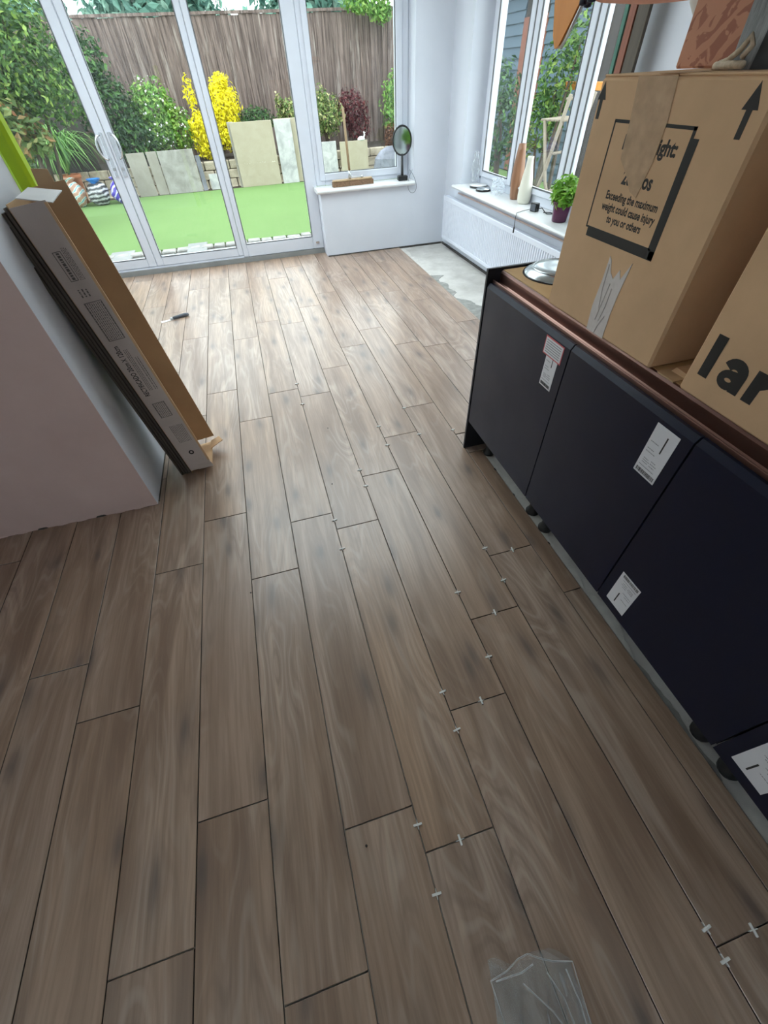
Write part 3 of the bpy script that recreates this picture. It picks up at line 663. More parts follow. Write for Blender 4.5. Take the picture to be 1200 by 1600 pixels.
mb = MB(); mb.tube([(1.935, 1.002, 1.424), (1.93, .965, 1.425), (1.925, .925, 1.4245)], .0060, 8); mb.tube([(1.938, .998, 1.426), (1.935, .975, 1.431), (1.933, .952, 1.445), (1.934, .940, 1.462), (1.936, .932, 1.450), (1.936, .945, 1.434)], .0052, 8); mb.build('rope_handle', 'rope', sb, True)

# ------------------------------------------------------------------ unidentified things, hung on added cords from the ceiling at the top of the picture
pl = thing('hanging_peach_piece', 'rounded peach fabric piece with navy trim hanging above the large carton', 'hanging item', (2.36, 1.72, 0))  # unidentified piece, given a lamp form and an added ceiling cord
MB().lathe([(.245, 1.640), (.262, 1.600), (.255, 1.585), (.20, 1.570), (.10, 1.560), (.0, 1.558)], (0, 0, 0), 40).build('shade', 'peach_fabric', pl, True)  # rounded peach body, not known to be a lampshade
MB().lathe([(.262, 1.600), (.266, 1.594), (.262, 1.586), (.256, 1.586)], (0, 0, 0), 40).build('trim', 'navy_fabric', pl, True)
for a in (2.2, 2.6, 3.0, 3.4):
    MB().lathe([(.001, 0), (.012, .002), (.013, .012), (.001, .02)], (.245*math.cos(a), .245*math.sin(a), 1.562), 10).build('button', 'navy_fabric', pl, True)
MB().lathe([(.010, 1.500), (.018, 1.506), (.050, 1.545), (.052, 1.562), (.0, 1.563)], (.02, -.16, 0), 20).build('white_cone', 'white_plastic', pl, True)  # white conical piece, use unknown
mb = MB(); mb.prism([(-.014, 0), (.014, 0), (.022, .10), (.026, .22), (-.02, .22), (-.022, .10)], -.003, .003, Matrix.Translation((-.02, -.19, 1.425)) @ Matrix(((0, 0, -1, 0), (-1, 0, 0, 0), (0, 1, 0, 0), (0, 0, 0, 1)))); fixn(mb.build('strap', 'brown_leather', pl))
MB().tube([(0, 0, 1.60), (0, 0, ZC)], .004, 8).build('cord', 'black_plastic', pl)
oh = thing('hanging_board', 'orange wooden tapered board hanging in front of the side window', 'board', (2.24, 2.085, 0))
mb = MB(); mb.prism([(-.012, 1.476), (.012, 1.482), (.060, 1.535), (.118, 1.606), (.15, 1.70), (.13, 2.0), (-.09, 2.0), (-.085, 1.70), (-.065, 1.59), (-.038, 1.51)], -.012, .012, Matrix(((0, 0, 1, 0), (-1, 0, 0, 0), (0, 1, 0, 0), (0, 0, 0, 1)))); fixn(mb.build('board', 'orange_timber', oh))
mb = MB(); mb.tube([(-.0, -.014, 1.478), (-.0, -.064, 1.533), (-.0, -.122, 1.604), (-.0, -.155, 1.70)], .007, 6); mb.build('edging', 'steel', oh, True)
MB().tube([(0, -.03, 1.99), (0, -.03, ZC)], .003, 6).build('cord', 'black_plastic', oh)
# timbers leaning by the window, seen between the board and the white wall
for nm, mt, xo, y0, y1, lab in (('timber_board', 'red_timber', 3.085, 2.762, 2.812, 'reddish brown timber board leaning beside the side window behind the boxes'),
                                ('timber_board', 'dark_timber', 3.09, 2.672, 2.757, 'dark brown timber board leaning beside the side window behind the boxes'),
                                ('timber_board', 'leaf_teal', 3.08, 2.818, 2.846, 'narrow pale green strip leaning beside the side window behind the boxes')):
    tag(MB().box(xo-.022, xo-.003, y0, y1, -.009, 1.95, b=.002).build(nm, mt), lab, 'board', 'boards leaning by the side window')

# ------------------------------------------------------------------ tile carton and tiles leaning on the partition end
LEAN = math.atan2(.135, 1.19)
def lean(x0, y=0.0): return Matrix.Translation((x0, y, 0)) @ Matrix.Rotation(-LEAN, 4, 'Y')
for i in range(4):
    M = lean(.282+i*.0135)
    d = (0, .0095, 1.884+.003*(i % 2), 2.082, .002+.0011*i, 1.195-.006*(i % 3))
    o = MB().box(*d, b=.0008, M=M).build('floor_tile', ['plank_edge'])
    tag(o, 'dark edged porcelain plank in the stack leaning behind the open carton', 'tile', 'spare planks leaning on the partition')
tc = thing('tile_carton', 'open grey printed cardboard carton for long tiles leaning on partition end', 'box', (0, 0, 0))
M = lean(.340)
MB().box(0, .003, 1.880, 2.098, .004, 1.205, M=M).build('back_board', 'cardboard_inner', tc)
MB().box(.003, .118, 1.878, 1.881, .022, 1.195, M=M).build('near_side', 'cardboard_grey', tc)
bx0 = MB().box(.110, .1195, 1.8776, 1.8815, .06, 1.19, M=M).build('side_rim', 'cardboard', tc)
MB().box(.003, .142, 2.094, 2.098, .055, 1.215, M=M).build('far_side', 'cardboard_inner', tc)
MB().box(.003, .118, 1.882, 2.094, .020, .024, M=M).build('bottom_end', 'cardboard', tc)
mb = MB(); mb.prism([(.045, .020), (.121, .016), (.121, .045), (.05, .05)], 1.876, 1.8785, M @ Matrix(((1, 0, 0, 0), (0, 0, 1, 0), (0, 1, 0, 0), (0, 0, 0, 1)))); fixn(mb.build('corner_flap', 'cardboard_grey', tc))
mb = MB(); mb.prism([(0, 0), (.075, .0), (.07, .085), (.01, .06)], 0, .003, M @ Matrix.Translation((.115, 2.09, .030)) @ Matrix.Rotation(-PI/2, 4, 'Z') @ Matrix.Rotation(.35, 4, 'X')); fixn(mb.build('bottom_flap', 'cardboard', tc))
# white top flap, folded out, and a brown tab
mb = MB(); mb.prism([(0, 0), (.105, -.012), (.100, .150), (.0, .150)], 0, .003, Matrix.Translation((.232, 1.905, 1.206)) @ Matrix.Rotation(.16, 4, 'Y') @ Matrix.Rotation(.05, 4, 'X')); fixn(mb.build('top_flap', 'cardboard_white', tc))
mb = MB(); mb.prism([(0, 0), (.06, 0), (.055, .055), (.005, .06)], 0, .003, Matrix.Translation((.252, 2.098, 1.200)) @ Matrix.Rotation(PI/2, 4, 'X')); fixn(mb.build('top_tab', 'cardboard_inner', tc))
# print on the near side: text runs up the carton
PX = M @ Matrix(((0, -1, 0, 0), (0, 0, -1, 1.8776), (1, 0, 0, 0), (0, 0, 0, 1)))   # local x up the carton, y towards the wall, z to the viewer
text_mesh('RECTIFICADO 20cm X 120cm', .030, 'carton_text', 'print_black', PX @ Matrix.Translation((.48, -.047, 0)), tc, .0004, 'LEFT', .62)
def lines(u0, u1, v0, v1, n, frame=False):
    mb = MB(); rnd = random.Random(int(u0*999))
    for i in range(n):
        v = v0+(v1-v0)*(i+.3)/n; u = u0+.004
        while u < u1-.004:
            w_ = rnd.uniform(.002, .010); mb.box(u, min(u+w_, u1-.003), v, v+(v1-v0)/n*.36, 0, .0005, M=PX); u += w_+.0022
    if frame:
        for a, b_, c_, d_ in ((u0, u1, v0, v0+.002), (u0, u1, v1-.002, v1), (u0, u0+.002, v0, v1), (u1-.002, u1, v0, v1)): mb.box(a, b_, c_, d_, 0, .0005, M=PX)
    mb.build('printed_rows', 'print_grey', tc)
lines(.50, .70, -.075, -.055, 3); lines(.50, .66, -.098, -.080, 2); lines(.36, .44, -.085, -.030, 7, True); lines(.20, .31, -.100, -.035, 9)
lines(.74, .89, -.095, -.030, 9, True); lines(.905, .94, -.075, -.035, 3); lines(.96, 1.07, -.090, -.070, 4); lines(.965, 1.06, -.066, -.038, 1, True)
MB().lathe([(.006, 0), (.013, 0), (.013, .0006), (.006, .0006), (.006, 0)], (0, 0, 0), 16).build('round_mark', 'print_black', tc).matrix_local = PX @ Matrix.Translation((.135, -.06, 0))
# lime bar
lb = thing('lime_bar', 'lime green plastic bar standing behind the leaning tile carton', 'bar', (0, 0, 0))
mb = MB(); mb.prism([(-.018, 0), (.018, 0), (.030, .012), (.030, .052), (.018, .064), (-.018, .064), (-.03, .052), (-.03, .012)], 0, 1.62, Matrix.Translation((.216, 2.155, .001)) @ Matrix.Rotation(-.018, 4, 'Y')); fixn(mb.build('body', 'lime_plastic', lb))
MB().box(-.024, -.019, .010, .054, .01, 1.60, M=Matrix.Translation((.206, 2.155, .001)) @ Matrix.Rotation(-.018, 4, 'Y')).build('edge_strip', 'black_plastic', lb)

# ------------------------------------------------------------------ small things on the floor
sp = [(1.012, 1.127, 0), (1.012, 1.307, 0), (1.2125, 1.618, 0), (1.2125, 1.488, 0), (1.4145, 1.964, 0), (1.4145, 1.776, 0), (1.619, 1.813, 0), (1.619, 2.1, 0), (1.8195, 1.79, 0), (1.4145, .766, 0), (1.2125, .421, 0), (1.2125, .298, 0),
      (1.011, .104, 0), (1.011, -.044, 0), (1.112, .040, 1), (1.325, .357, 1), (1.4155, .487, 0), (1.516, .640, 1), (1.617, .938, 0), (1.617, .764, 0), (1.727, .894, 1), (1.619, -.282, 0), (1.619, -.337, 0), (1.724, -.315, 1), (1.011, 2.363, 0), (1.011, 2.629, 0)]
mb = MB(); mb.box(-.0125, .0125, -.0028, .0028, -.0005, .0052, b=.0008); mb.box(-.0009, .0009, -.011, .011, -.008, .0040)
spm = mb.mesh('tile_spacer', 'white_plastic')
ORD = ('nearest', 'second', 'third', 'fourth', 'fifth', 'sixth', 'seventh')
seam_names = ((1.011, 'leftmost spacer-filled long joint'), (1.213, 'second long joint from left holding spacers'), (1.4145, 'third long joint from left holding spacers'), (1.618, 'fourth long joint from left holding spacers'), (1.8195, 'long joint by the cabinet end panel'))
rank = {}
for x, y, r in sorted(sp, key=lambda q: q[1]):
    nm = 'short cross joints between plank ends' if r else min(seam_names, key=lambda q: abs(q[0]-x))[1]
    rank.setdefault(nm, []).append((x, y, r))
for nm, lst in rank.items():
    for k, (x, y, r) in enumerate(lst):
        o = bpy.data.objects.new('tile_spacer', spm); COL.objects.link(o); o.location = (x, y, .0002); o.rotation_euler = (0, 0, (PI/2 if r else 0)+random.uniform(-.12, .12))
        tag(o, 'white tile spacer, '+('only one' if len(lst) == 1 else ORD[k]+(' one' if k == 0 else ' from viewer'))+' in the '+nm, 'spacer', 'white tile spacers in the plank joints')
sc_ = thing('scraper', 'paint scraper with grey handle and steel blade lying on the pale planks', 'scraper', (.115, 4.147, .0), math.atan2(.071, .239))
mb = MB(); mb.prism([(-.125, -.022), (-.125, .022), (-.02, .011), (-.02, -.011)], .001, .0022); mb.build('blade', 'white_plastic', sc_)
mb = MB(); mb.tube([(-.045, 0, .010), (-.02, 0, .0105)], [.010, .011], 10); mb.build('ferrule', 'steel', sc_, True)
mb = MB(); mb.tube([(-.02, 0, .012), (.03, 0, .014), (.09, 0, .016), (.12, 0, .014)], [.011, .0135, .0155, .011], 12); mb.build('handle', 'grey_plastic', sc_, True)
# clear polythene bag at the bottom edge
pb = thing('polythene_bag', 'crumpled clear polythene bag lying at the bottom edge of the picture', 'bag', (1.160, -.330, 0.0), -.16)
rnd = random.Random(4); NX, NY = 26, 26
def sheet(zf, seed):
    vs = []; fs = []; r2 = random.Random(seed)
    for j in range(NY+1):
        for i in range(NX+1):
            u, v = i/NX, j/NY
            x = (u-.5)*(.205+.012*math.sin(v*5)); y = (v-.5)*.24+.014*math.sin(u*9+seed)*v+(.016*math.exp(-((u-.42)/.12)**2) if v > .9 else 0)
            hgt = zf*(math.sin(PI*min(1, max(0, u)))**.5*math.sin(PI*min(1, max(0, .12+v*.86)))**.6)
            z = .002+hgt*(.55+.45*math.sin(u*14+v*6+seed)*math.cos(v*11-u*7))+.018*hgt/.04*abs(math.sin(u*19-v*8))**3+.006*r2.random()*(1 if zf > .01 else .1)+.010*abs(math.sin((u+v*.7)*14+seed))*hgt/.05
            vs.append((x, y, max(.001, z)))
    for j in range(NY):
        for i in range(NX): a = j*(NX+1)+i; fs.append((a, a+1, a+NX+2, a+NX+1))
    return MB().add(vs, fs)
sheet(.002, 1).build('under_sheet', 'clear_polythene', pb, True); sheet(.040, 2).build('upper_sheet', 'clear_polythene', pb, True)
mb = MB()
for (a, b_, c_) in (((-.03, .09), (.02, .045), (.07, -.03)), ((.03, .10), (.05, .06), (.06, .0)), ((.075, .10), (.082, .05), (.08, -.02)), ((-.09, .10), (-.03, .108), (.0, .118))):
    mb.tube([(*a, .026), (*b_, .040), (*c_, .044)], .0016, 5)
mb.tube([(-.100, .10, .012), (-.06, .112, .022), (-.03, .128, .030), (-.005, .134, .034), (.02, .124, .034), (.05, .115, .026), (.098, .108, .014)], .0016, 5)
mb.tube([(-.100, .10, .012), (-.090, .04, .022), (-.088, -.05, .022), (-.09, -.12, .010)], .0014, 5); mb.tube([(.098, .108, .014), (.096, .04, .022), (.094, -.05, .02), (.092, -.12, .010)], .0014, 5)
mb.build('fold', 'polythene_fold', pb, True)
for x, y, lab in ((.60, 1.02, 'tiny dark mortar crumb on the planks right of the partition corner'), (1.12, 2.05, 'tiny dark mortar crumb farthest away on the pale planks'), (1.05, 1.56, 'tiny dark mortar crumb in the middle of the floor'), (.86, .10, 'tiny dark mortar crumb nearest the viewer on the planks')):
    tag(MB().lathe([(.0005, 0), (.0035, .0004), (.003, .003), (.0005, .004)], (x, y, .0), 6).build('mortar_crumb', 'mortar_dark'), lab, 'crumb', 'mortar crumbs on the planks')

# ------------------------------------------------------------------ things on the sills
br = thing('broom', 'wooden broom with brown bristles standing on the far window sill', 'broom', (2.13, 5.46, .621), .04)
mb = MB(); n = 0; rnd = random.Random(3)
mb.box(-.225, .225, -.030, .030, .0, .040); mb.build('bristles', 'bristle', br)
bx('head', (-.222, .215, -.028, .028, .040, .058), 'broom_wood', br, .006)
mb = MB(); mb.tube([(-.03, 0, .055), (-.028, 0, .125)], [.017, .014], 10); mb.tube([(-.02, 0, .075), (.10, 0, .062)], .004, 8); mb.lathe([(.001, .0), (.013, .004), (.014, .016), (.001, .022)], (.108, 0, .056), 10); mb.build('socket', 'steel', br, True)
MB().tube([(-.028, 0, .11), (-.045, .005, .60)], [.0125, .012], 12).build('handle', 'broom_wood', br, True)
mr = thing('vanity_mirror', 'round vanity mirror with black rim and stem on the far sill', 'mirror', (2.688, 5.455, .621), -.06)
def disc(parent, name, mat, r, z, y0, y1, rin=None, sx=.86):
    mb = MB(); N = 40; vs = []; fs = []
    if rin is None:
        for yy in (y0, y1):
            for k in range(N): vs.append((r*sx*math.cos(2*PI*k/N), yy, z+r*math.sin(2*PI*k/N)))
        fs = [tuple(range(N)), tuple(range(2*N-1, N-1, -1))]+[(k, N+k, N+(k+1) % N, (k+1) % N) for k in range(N)]; mb.add(vs, fs)
    else:
        mb.tube([(r*sx*math.cos(2*PI*k/N), (y0+y1)/2, z+r*math.sin(2*PI*k/N)) for k in range(N+1)], rin, 8)
    return fixn(mb.build(name, mat, parent, rin is not None))
disc(mr, 'glass', 'mirror_silver', .112, .325, -.003, .003); disc(mr, 'rim', 'black_plastic', .114, .325, -.005, .005, .0085)
MB().tube([(0, 0, .222), (0, 0, .06), (0, 0, .01)], [.011, .015, .016], 10).build('stem', 'black_plastic', mr, True)
bx('base', (-.050, .055, -.035, .035, 0, .042), 'black_plastic', mr, .006)
mb = MB(); pts = []
for i in range(25):
    a = i/24; pts.append((.075+.055*math.sin(a*2*PI)*1.0+.03*a, -.03-.075*math.sin(a*PI)-.005, .09-.19*math.sin(a*PI)**1.2))
mb.tube(pts, .0022, 6); mb.build('cable', 'grey_plastic', mr, True)
def vase(name, label, mat, loc, prof):
    o = MB().lathe(prof, (0, 0, 0), 28).build(name, mat, None, True, loc); return tag(o, label, 'vase')
vase('vase', 'tall slim brown wooden vase on the side window sill', 'walnut_vase', (3.315, 4.085, .6145), [(.001, 0), (.036, 0), (.043, .03), (.050, .10), (.052, .16), (.046, .25), (.036, .33), (.029, .375), (.025, .375), (.024, .34), (.001, .30)])
vase('vase', 'cream ceramic bottle vase beside the brown vase on the side sill', 'cream_ceramic', (3.300, 3.895, .6145), [(.001, 0), (.044, 0), (.054, .02), (.058, .06), (.054, .12), (.042, .19), (.030, .25), (.025, .29), (.026, .312), (.022, .312), (.021, .27), (.001, .24)])
for (x, y, r, z, lab) in ((3.268, 4.74, .085, .6145, 'round flat white lid with black rim lying on side sill near the corner'), (3.238, 4.55, .075, .6145, 'round flat grey lid with black rim lying nearest the sill edge')):
    tl = thing('round_lid', lab, 'lid', (x, y, z), group='round lids on the side sill')
    MB().lathe([(.001, .0), (r, .0), (r+.002, .004), (r+.002, .012), (r, .016)], (0, 0, 0), 28).build('rim', 'black_plastic', tl, True)
    MB().lathe([(r, .016), (r*.97, .0195), (.001, .0205)], (0, 0, 0), 28).build('top', 'sill_white' if r > .08 else 'lid_metal', tl, True)
def crumple(name, label, loc, dims, seed, mat):
    mb = MB(); rr = random.Random(seed); N, Mv = 14, 9; vs = []; fs = []
    for j in range(Mv+1):
        for i in range(N):
            a = 2*PI*i/N; ph = j/Mv; rad_ = (math.sin(PI*(.12+.80*ph)))**.6*(.8+.35*rr.random())
            vs.append((dims[0]*rad_*math.cos(a), dims[1]*rad_*math.sin(a), dims[2]*ph*(.92+.08*rr.random())))
    for j in range(Mv):
        for i in range(N): fs.append((j*N+i, j*N+(i+1) % N, (j+1)*N+(i+1) % N, (j+1)*N+i))
    mb.add(vs, fs); return tag(mb.build(name, mat, None, False, loc), label, 'bag')
crumple('plastic_wrap', 'crumpled clear plastic wrapping on side sill beside the brown vase', (3.27, 4.33, .615), (.055, .10, .13), 2, 'clear_pack')
crumple('plastic_wrap', 'clear plastic bag hanging off the corner of the side window frame', (3.30, 4.905, .637), (.035, .055, .24), 5, 'clear_polythene')
ch = thing('charger', 'black plug charger with looped cable on the side sill', 'charger', (3.235, 3.60, .6145), .3)
bx('body', (-.022, .022, -.035, .030, .0, .058), 'black_plastic', ch, .005); bx('plug_face', (-.024, -.020, -.028, .022, .006, .05), 'grey_plastic', ch)
mb = MB(); mb.tube([(0, -.03, .02), (.01, -.07, .03), (.0, -.11, .012), (-.02, -.15, .006), (.02, -.19, .006), (.03, -.15, .008), (0, -.10, .006)], .0035, 6); mb.tube([(-.015, .03, .012), (-.08, .05, .006), (-.158, .04, .004), (-.168, .035, -.03), (-.170, .03, -.10)], .0026, 6); mb.tube([(-.170, .03, -.09), (-.171, .03, -.13)], .006, 8); mb.build('cable', 'black_plastic', ch, True)
bs = thing('potted_basil', 'bushy green basil plant in a glossy purple pot on the side sill', 'plant', (3.235, 3.235, .6145))
MB().lathe([(.001, 0), (.050, 0), (.054, .006), (.064, .105), (.068, .118), (.068, .126), (.062, .126), (.058, .10), (.001, .098)], (0, 0, 0), 28).build('pot', 'purple_glaze', bs, True)

def leaf_cloud(n, ells, size, seed, aspect=.5, up=.35, jitter=.35, shell=.45):
    """n folded leaves spread over a set of ellipsoids (centre, radii)"""
    rr = random.Random(seed); vs = []; fs = []
    wts = [e[1][0]*e[1][1]*e[1][2] for e in ells]; tot = sum(wts); cum = []; a = 0
    for w_ in wts: a += w_/tot; cum.append(a)
    for _ in range(n):
        q = rr.random(); k = next(i for i, cc in enumerate(cum) if q <= cc+1e-9)
        c0, rad_ = ells[k]
        d = Vector((rr.gauss(0, 1), rr.gauss(0, 1), rr.gauss(0, 1))).normalized()
        t_ = (shell+(1-shell)*rr.random()**.6)*(1+jitter*(rr.random()-.5))
        p = Vector((c0[0]+d.x*rad_[0]*t_, c0[1]+d.y*rad_[1]*t_, c0[2]+d.z*rad_[2]*t_))
        nrm = (d+Vector((rr.gauss(0, .6), rr.gauss(0, .6), rr.gauss(0, .6)+up))).normalized()
        tg = nrm.cross(Vector((rr.gauss(0, 1), rr.gauss(0, 1), rr.gauss(0, 1))))
        if tg.length < 1e-3: continue
        tg.normalize(); bt = nrm.cross(tg); L = size*(.6+.8*rr.random()); W = L*aspect
        o = len(vs)
        vs += [tuple(p-tg*L*.5), tuple(p+bt*W*.5+nrm*W*.12), tuple(p+tg*L*.5-nrm*L*.1), tuple(p-bt*W*.5+nrm*W*.12)]
        fs += [(o, o+1, o+2), (o, o+2, o+3)]
    return MB().add(vs, fs)
o = leaf_cloud(420, [((0, 0, .20), (.095, .095, .075)), ((.02, .03, .15), (.10, .10, .05)), ((-.03, -.05, .16), (.09, .09, .06))], .052, 11, .62, .8).build('foliage', 'leaf_basil', bs); o['kind'] = 'stuff'
for i in range(7):
    a = i*2*PI/7; MB().tube([(.015*math.cos(a), .015*math.sin(a), .10), (.05*math.cos(a), .05*math.sin(a), .21)], .003, 6).build('stem', 'leaf_basil', bs)

# ================================================================== the garden
ZG = -.10
lawn = tag(MB().box(-7, 7, 7.02, 11.22, ZG-.15, ZG).build('lawn', 'artificial_grass'), 'bright green artificial lawn outside the garden doors', 'lawn', kind='structure')
patio = tag(MB().box(-7, 3.44, YD+.14, 7.02, ZG-.15, ZG-.025).build('patio', 'joint_soil'), 'grey paved strip with stone setts between doors and lawn', 'paving', kind='structure')
rnd = random.Random(12)
x = -2.6
while x < 3.2:
    w_ = rnd.uniform(.15, .22)
    M = Matrix.Translation((x+w_/2, 6.905+rnd.uniform(-.01, .01), ZG-.012)) @ Matrix.Rotation(rnd.uniform(-.05, .05), 4, 'Z')
    MB().box(-w_/2+.008, w_/2-.008, -.075, .075, -.05, .020+rnd.uniform(0, .012), b=.012, M=M).build('sett', 'sett_stone', patio); x += w_
for i in range(7):
    for y0, y1 in ((5.76, 6.26), (6.28, 6.80)):
        bx('paving_slab', (-2.6+i*.84, -1.78+i*.84, y0, y1, ZG-.05, ZG-.008), 'concrete', patio, .006)
for x0, x1 in ((-.93, -.63), (.07, .33)): bx('step_slab', (x0, x1, 6.66, 7.12, ZG-.04, ZG+.012), 'concrete', patio, .006)
side = tag(MB().box(3.46, 12, -2, 7.02, ZG-.15, ZG).build('side_patio', 'concrete'), 'pale paved side yard seen through the side window', 'paving', kind='structure')
tag(MB().box(7.0, 14, 7.02, 13.4, ZG-.15, ZG).build('side_ground', 'bed_soil'), 'dark soil ground beside the lawn', 'ground', kind='structure')
bed = tag(MB().box(-7, 7, 11.52, 13.3, ZG-.15, .30).build('planting_bed', 'bed_soil'), 'dark raised planting bed along the fence', 'bed', kind='structure')
rw = thing('retaining_wall', 'low rubble stone wall holding up the planting bed behind the slabs', 'wall', (0, 0, 0))
rnd = random.Random(21)
for row in range(3):
    x = -4.2+rnd.uniform(0, .2)
    while x < 6.2:
        w_ = rnd.uniform(.20, .38); z0 = ZG+row*.145
        MB().box(x+.008, x+w_-.008, 11.42+rnd.uniform(-.015, .015), 11.52, z0+.004, z0+.14, b=.012).build('stone', 'wall_stone', rw); x += w_
# fence: every board its own piece
fence = thing('garden_fence', 'tall weathered brown close-board timber fence behind the garden', 'fence', (0, 12.95, ZG))
rnd = random.Random(31); x = -6.5; bi = 0
bm_cache = []
for q in range(6):
    mb = MB(); hh = 2.42+rnd.uniform(-.02, .02)
    vs = [(-.082, .0, 0), (.082, .012, 0), (.082, .020, 0), (-.082, .022, 0)]
    vs = vs+[(a, b_, hh) for a, b_, _ in vs]; mb.add(vs, [(0, 1, 5, 4), (1, 2, 6, 5), (2, 3, 7, 6), (3, 0, 4, 7), (4, 5, 6, 7)]); bm_cache.append(mb.mesh('board', 'fence_timber'))
while x < 8.5:
    o = bpy.data.objects.new('board', bm_cache[bi % 6]); COL.objects.link(o); o.parent = fence
    o.location = (x, rnd.uniform(-.008, .008), rnd.uniform(0, .02)); o.rotation_euler = (0, rnd.uniform(-.009, .009), .06+rnd.uniform(-.02, .02)); x += .122; bi += 1
for z in (.5, 1.3, 2.1): bx('rail', (-6.5, 8.5, .024, .07, z, z+.09), 'fence_timber', fence)
bx('cap_rail', (-6.55, 8.55, -.025, .06, 2.425, 2.465), 'fence_timber', fence)
# slabs leaning on the retaining wall
def slab(label, x0, x1, h, mat, ybase=11.26, tilt=.07, zb=ZG+.001, cut=0.0):
    M = Matrix.Translation(((x0+x1)/2, ybase, zb)) @ Matrix.Rotation(-tilt, 4, 'X')
    w2 = (x1-x0)/2
    o = MB().box(-w2, w2, 0, .035, 0, h, b=.004, M=M).build('paving_slab', mat); return tag(o, label, 'slab', 'paving slabs leaning at the back of the lawn')
slab('leftmost beige slab leaning behind the lawn near the door handles', -1.02, -.69, .66, 'taupe_slab', 11.24)
slab('narrow beige slab edge showing left of the blotched grey slab', -.66, -.47, .66, 'taupe_slab', 11.27)
slab('square grey blotched slab leaning left of the yellow shrub', -.45, .215, .66, 'grey_slab', 11.24)
slab('thin dark blue-grey slab standing beside the blotched slab', .225, .31, .55, 'boulder', 11.30)
slab('pale block standing at the foot of the yellow shrub', .39, .62, .25, 'white_slab', 11.30)
slab('tall cream slab standing right of the yellow shrub', 1.03, 1.84, .985, 'buff_slab', 11.22)
slab('second cream slab just behind the tall cream slab', .985, 1.10, .99, 'taupe_slab', 11.30)
slab('tall white and grey streaked slab right of the cream slab', 1.885, 2.22, .985, 'white_slab', 11.22)
slab('cream slab behind the streaked slab next to the door post', 1.90, 2.50, .99, 'buff_slab', 11.30)
slab('white slab behind broom on the left in the far window', 2.72, 3.10, .60, 'white_slab', 11.24)
slab('cream slab behind the broom handle in the far window', 3.18, 3.78, .58, 'buff_slab', 11.24)
# shrubs
def shrub(name, label, ells, n, size, mat, seed, stem=None, aspect=.5, cat='shrub', flowers=0, group=None, shell=.45, up=.35):
    base = stem or (ells[0][0][0], ells[0][0][1], .29)
    r = thing(name, label, cat, (0, 0, 0), group=group)
    o = leaf_cloud(n, ells, size, seed, aspect, up, shell=shell).build('foliage', mat, r); o['kind'] = 'stuff'
    rr = random.Random(seed)
    for i in range(4):
        e0 = ells[i % len(ells)]; mb = MB()
        mb.tube([base, ((base[0]+e0[0][0])/2+rr.uniform(-.05, .05), (base[1]+e0[0][1])/2, (base[2]+e0[0][2])/2), e0[0]], [.03, .022, .010], 7); mb.build('stem', 'stem_brown', r, True)
    if flowers:
        o = leaf_cloud(flowers, [((c_[0], c_[1]-.10, c_[2]), (q[0]*1.02, q[1]*1.02, q[2]*1.02)) for c_, q in ells], .036, seed+1, .9, .2, shell=.95).build('flowers', 'petal_white', r); o['kind'] = 'stuff'
    return r
E_ = lambda x, y, z, a, b_, c_: ((x, y, z), (a, b_, c_))
shrub('yellow_shrub', 'bright golden yellow shrub behind the slabs by the door stile', [E_(.98, 12.1, 1.12, .36, .30, .36), E_(.62, 12.1, .78, .42, .30, .30), E_(1.0, 12.05, .70, .30, .28, .28), E_(.52, 12.1, .48, .26, .22, .22), E_(1.06, 12.1, 1.42, .16, .14, .16), E_(.42, 12.1, 1.30, .12, .1, .26)], 5200, .075, 'leaf_yellow', 41, (.75, 12.1, .29), .42)
shrub('flowering_shrub', 'green shrub dotted with white flowers left of the yellow shrub', [E_(-.35, 12.25, 1.05, .45, .35, .50), E_(.02, 12.2, .80, .32, .3, .35), E_(-.55, 12.2, .70, .40, .3, .35)], 3400, .085, 'leaf_fresh', 43, (-.3, 12.25, .29), .45, flowers=190)
shrub('evergreen_shrub', 'dark green evergreen shrub directly right of the door handles', [E_(-1.15, 12.0, 1.10, .55, .4, .55), E_(-.85, 11.95, .72, .48, .35, .38), E_(-1.35, 12.1, 1.75, .50, .38, .45)], 4200, .085, 'leaf_dark', 45, (-1.1, 12, .29), .5)
shrub('low_bush', 'low blue-green bush peeping over the tall cream slab', [E_(1.60, 12.0, .86, .40, .25, .20)], 1100, .06, 'leaf_dark', 47, (1.6, 12, .29), .4)
shrub('variegated_plant', 'small upright yellow variegated plant above the streaked slab', [E_(2.14, 12.1, .98, .10, .1, .26), E_(2.32, 12.1, .95, .18, .15, .20)], 520, .07, 'leaf_variegated', 49, (2.2, 12.1, .29), .5)
shrub('variegated_shrub', 'cream speckled green shrub behind the broom in the far window', [E_(3.12, 12.2, .86, .36, .3, .36), E_(2.98, 12.2, 1.08, .22, .2, .24)], 1500, .065, 'leaf_variegated', 51, (3.1, 12.2, .29), .5)
shrub('red_maple', 'dark red leaved maple in the middle of the far window', [E_(3.72, 12.3, .92, .36, .3, .32), E_(3.85, 12.3, .62, .30, .25, .25)], 1400, .075, 'leaf_red', 53, (3.7, 12.3, .29), .35)
shrub('green_bush', 'fresh green bush at the right side of the far window', [E_(4.80, 12.2, 1.05, .42, .35, .42), E_(4.78, 12.1, .75, .40, .3, .3)], 1800, .075, 'leaf_fresh', 55, (4.8, 12.2, .29), .5)
shrub('rust_bush', 'rust brown rounded bush beside the black rimmed mirror', [E_(4.52, 11.85, .42, .20, .2, .26)], 500, .06, 'leaf_rust', 57, (4.5, 11.85, .2), .4)
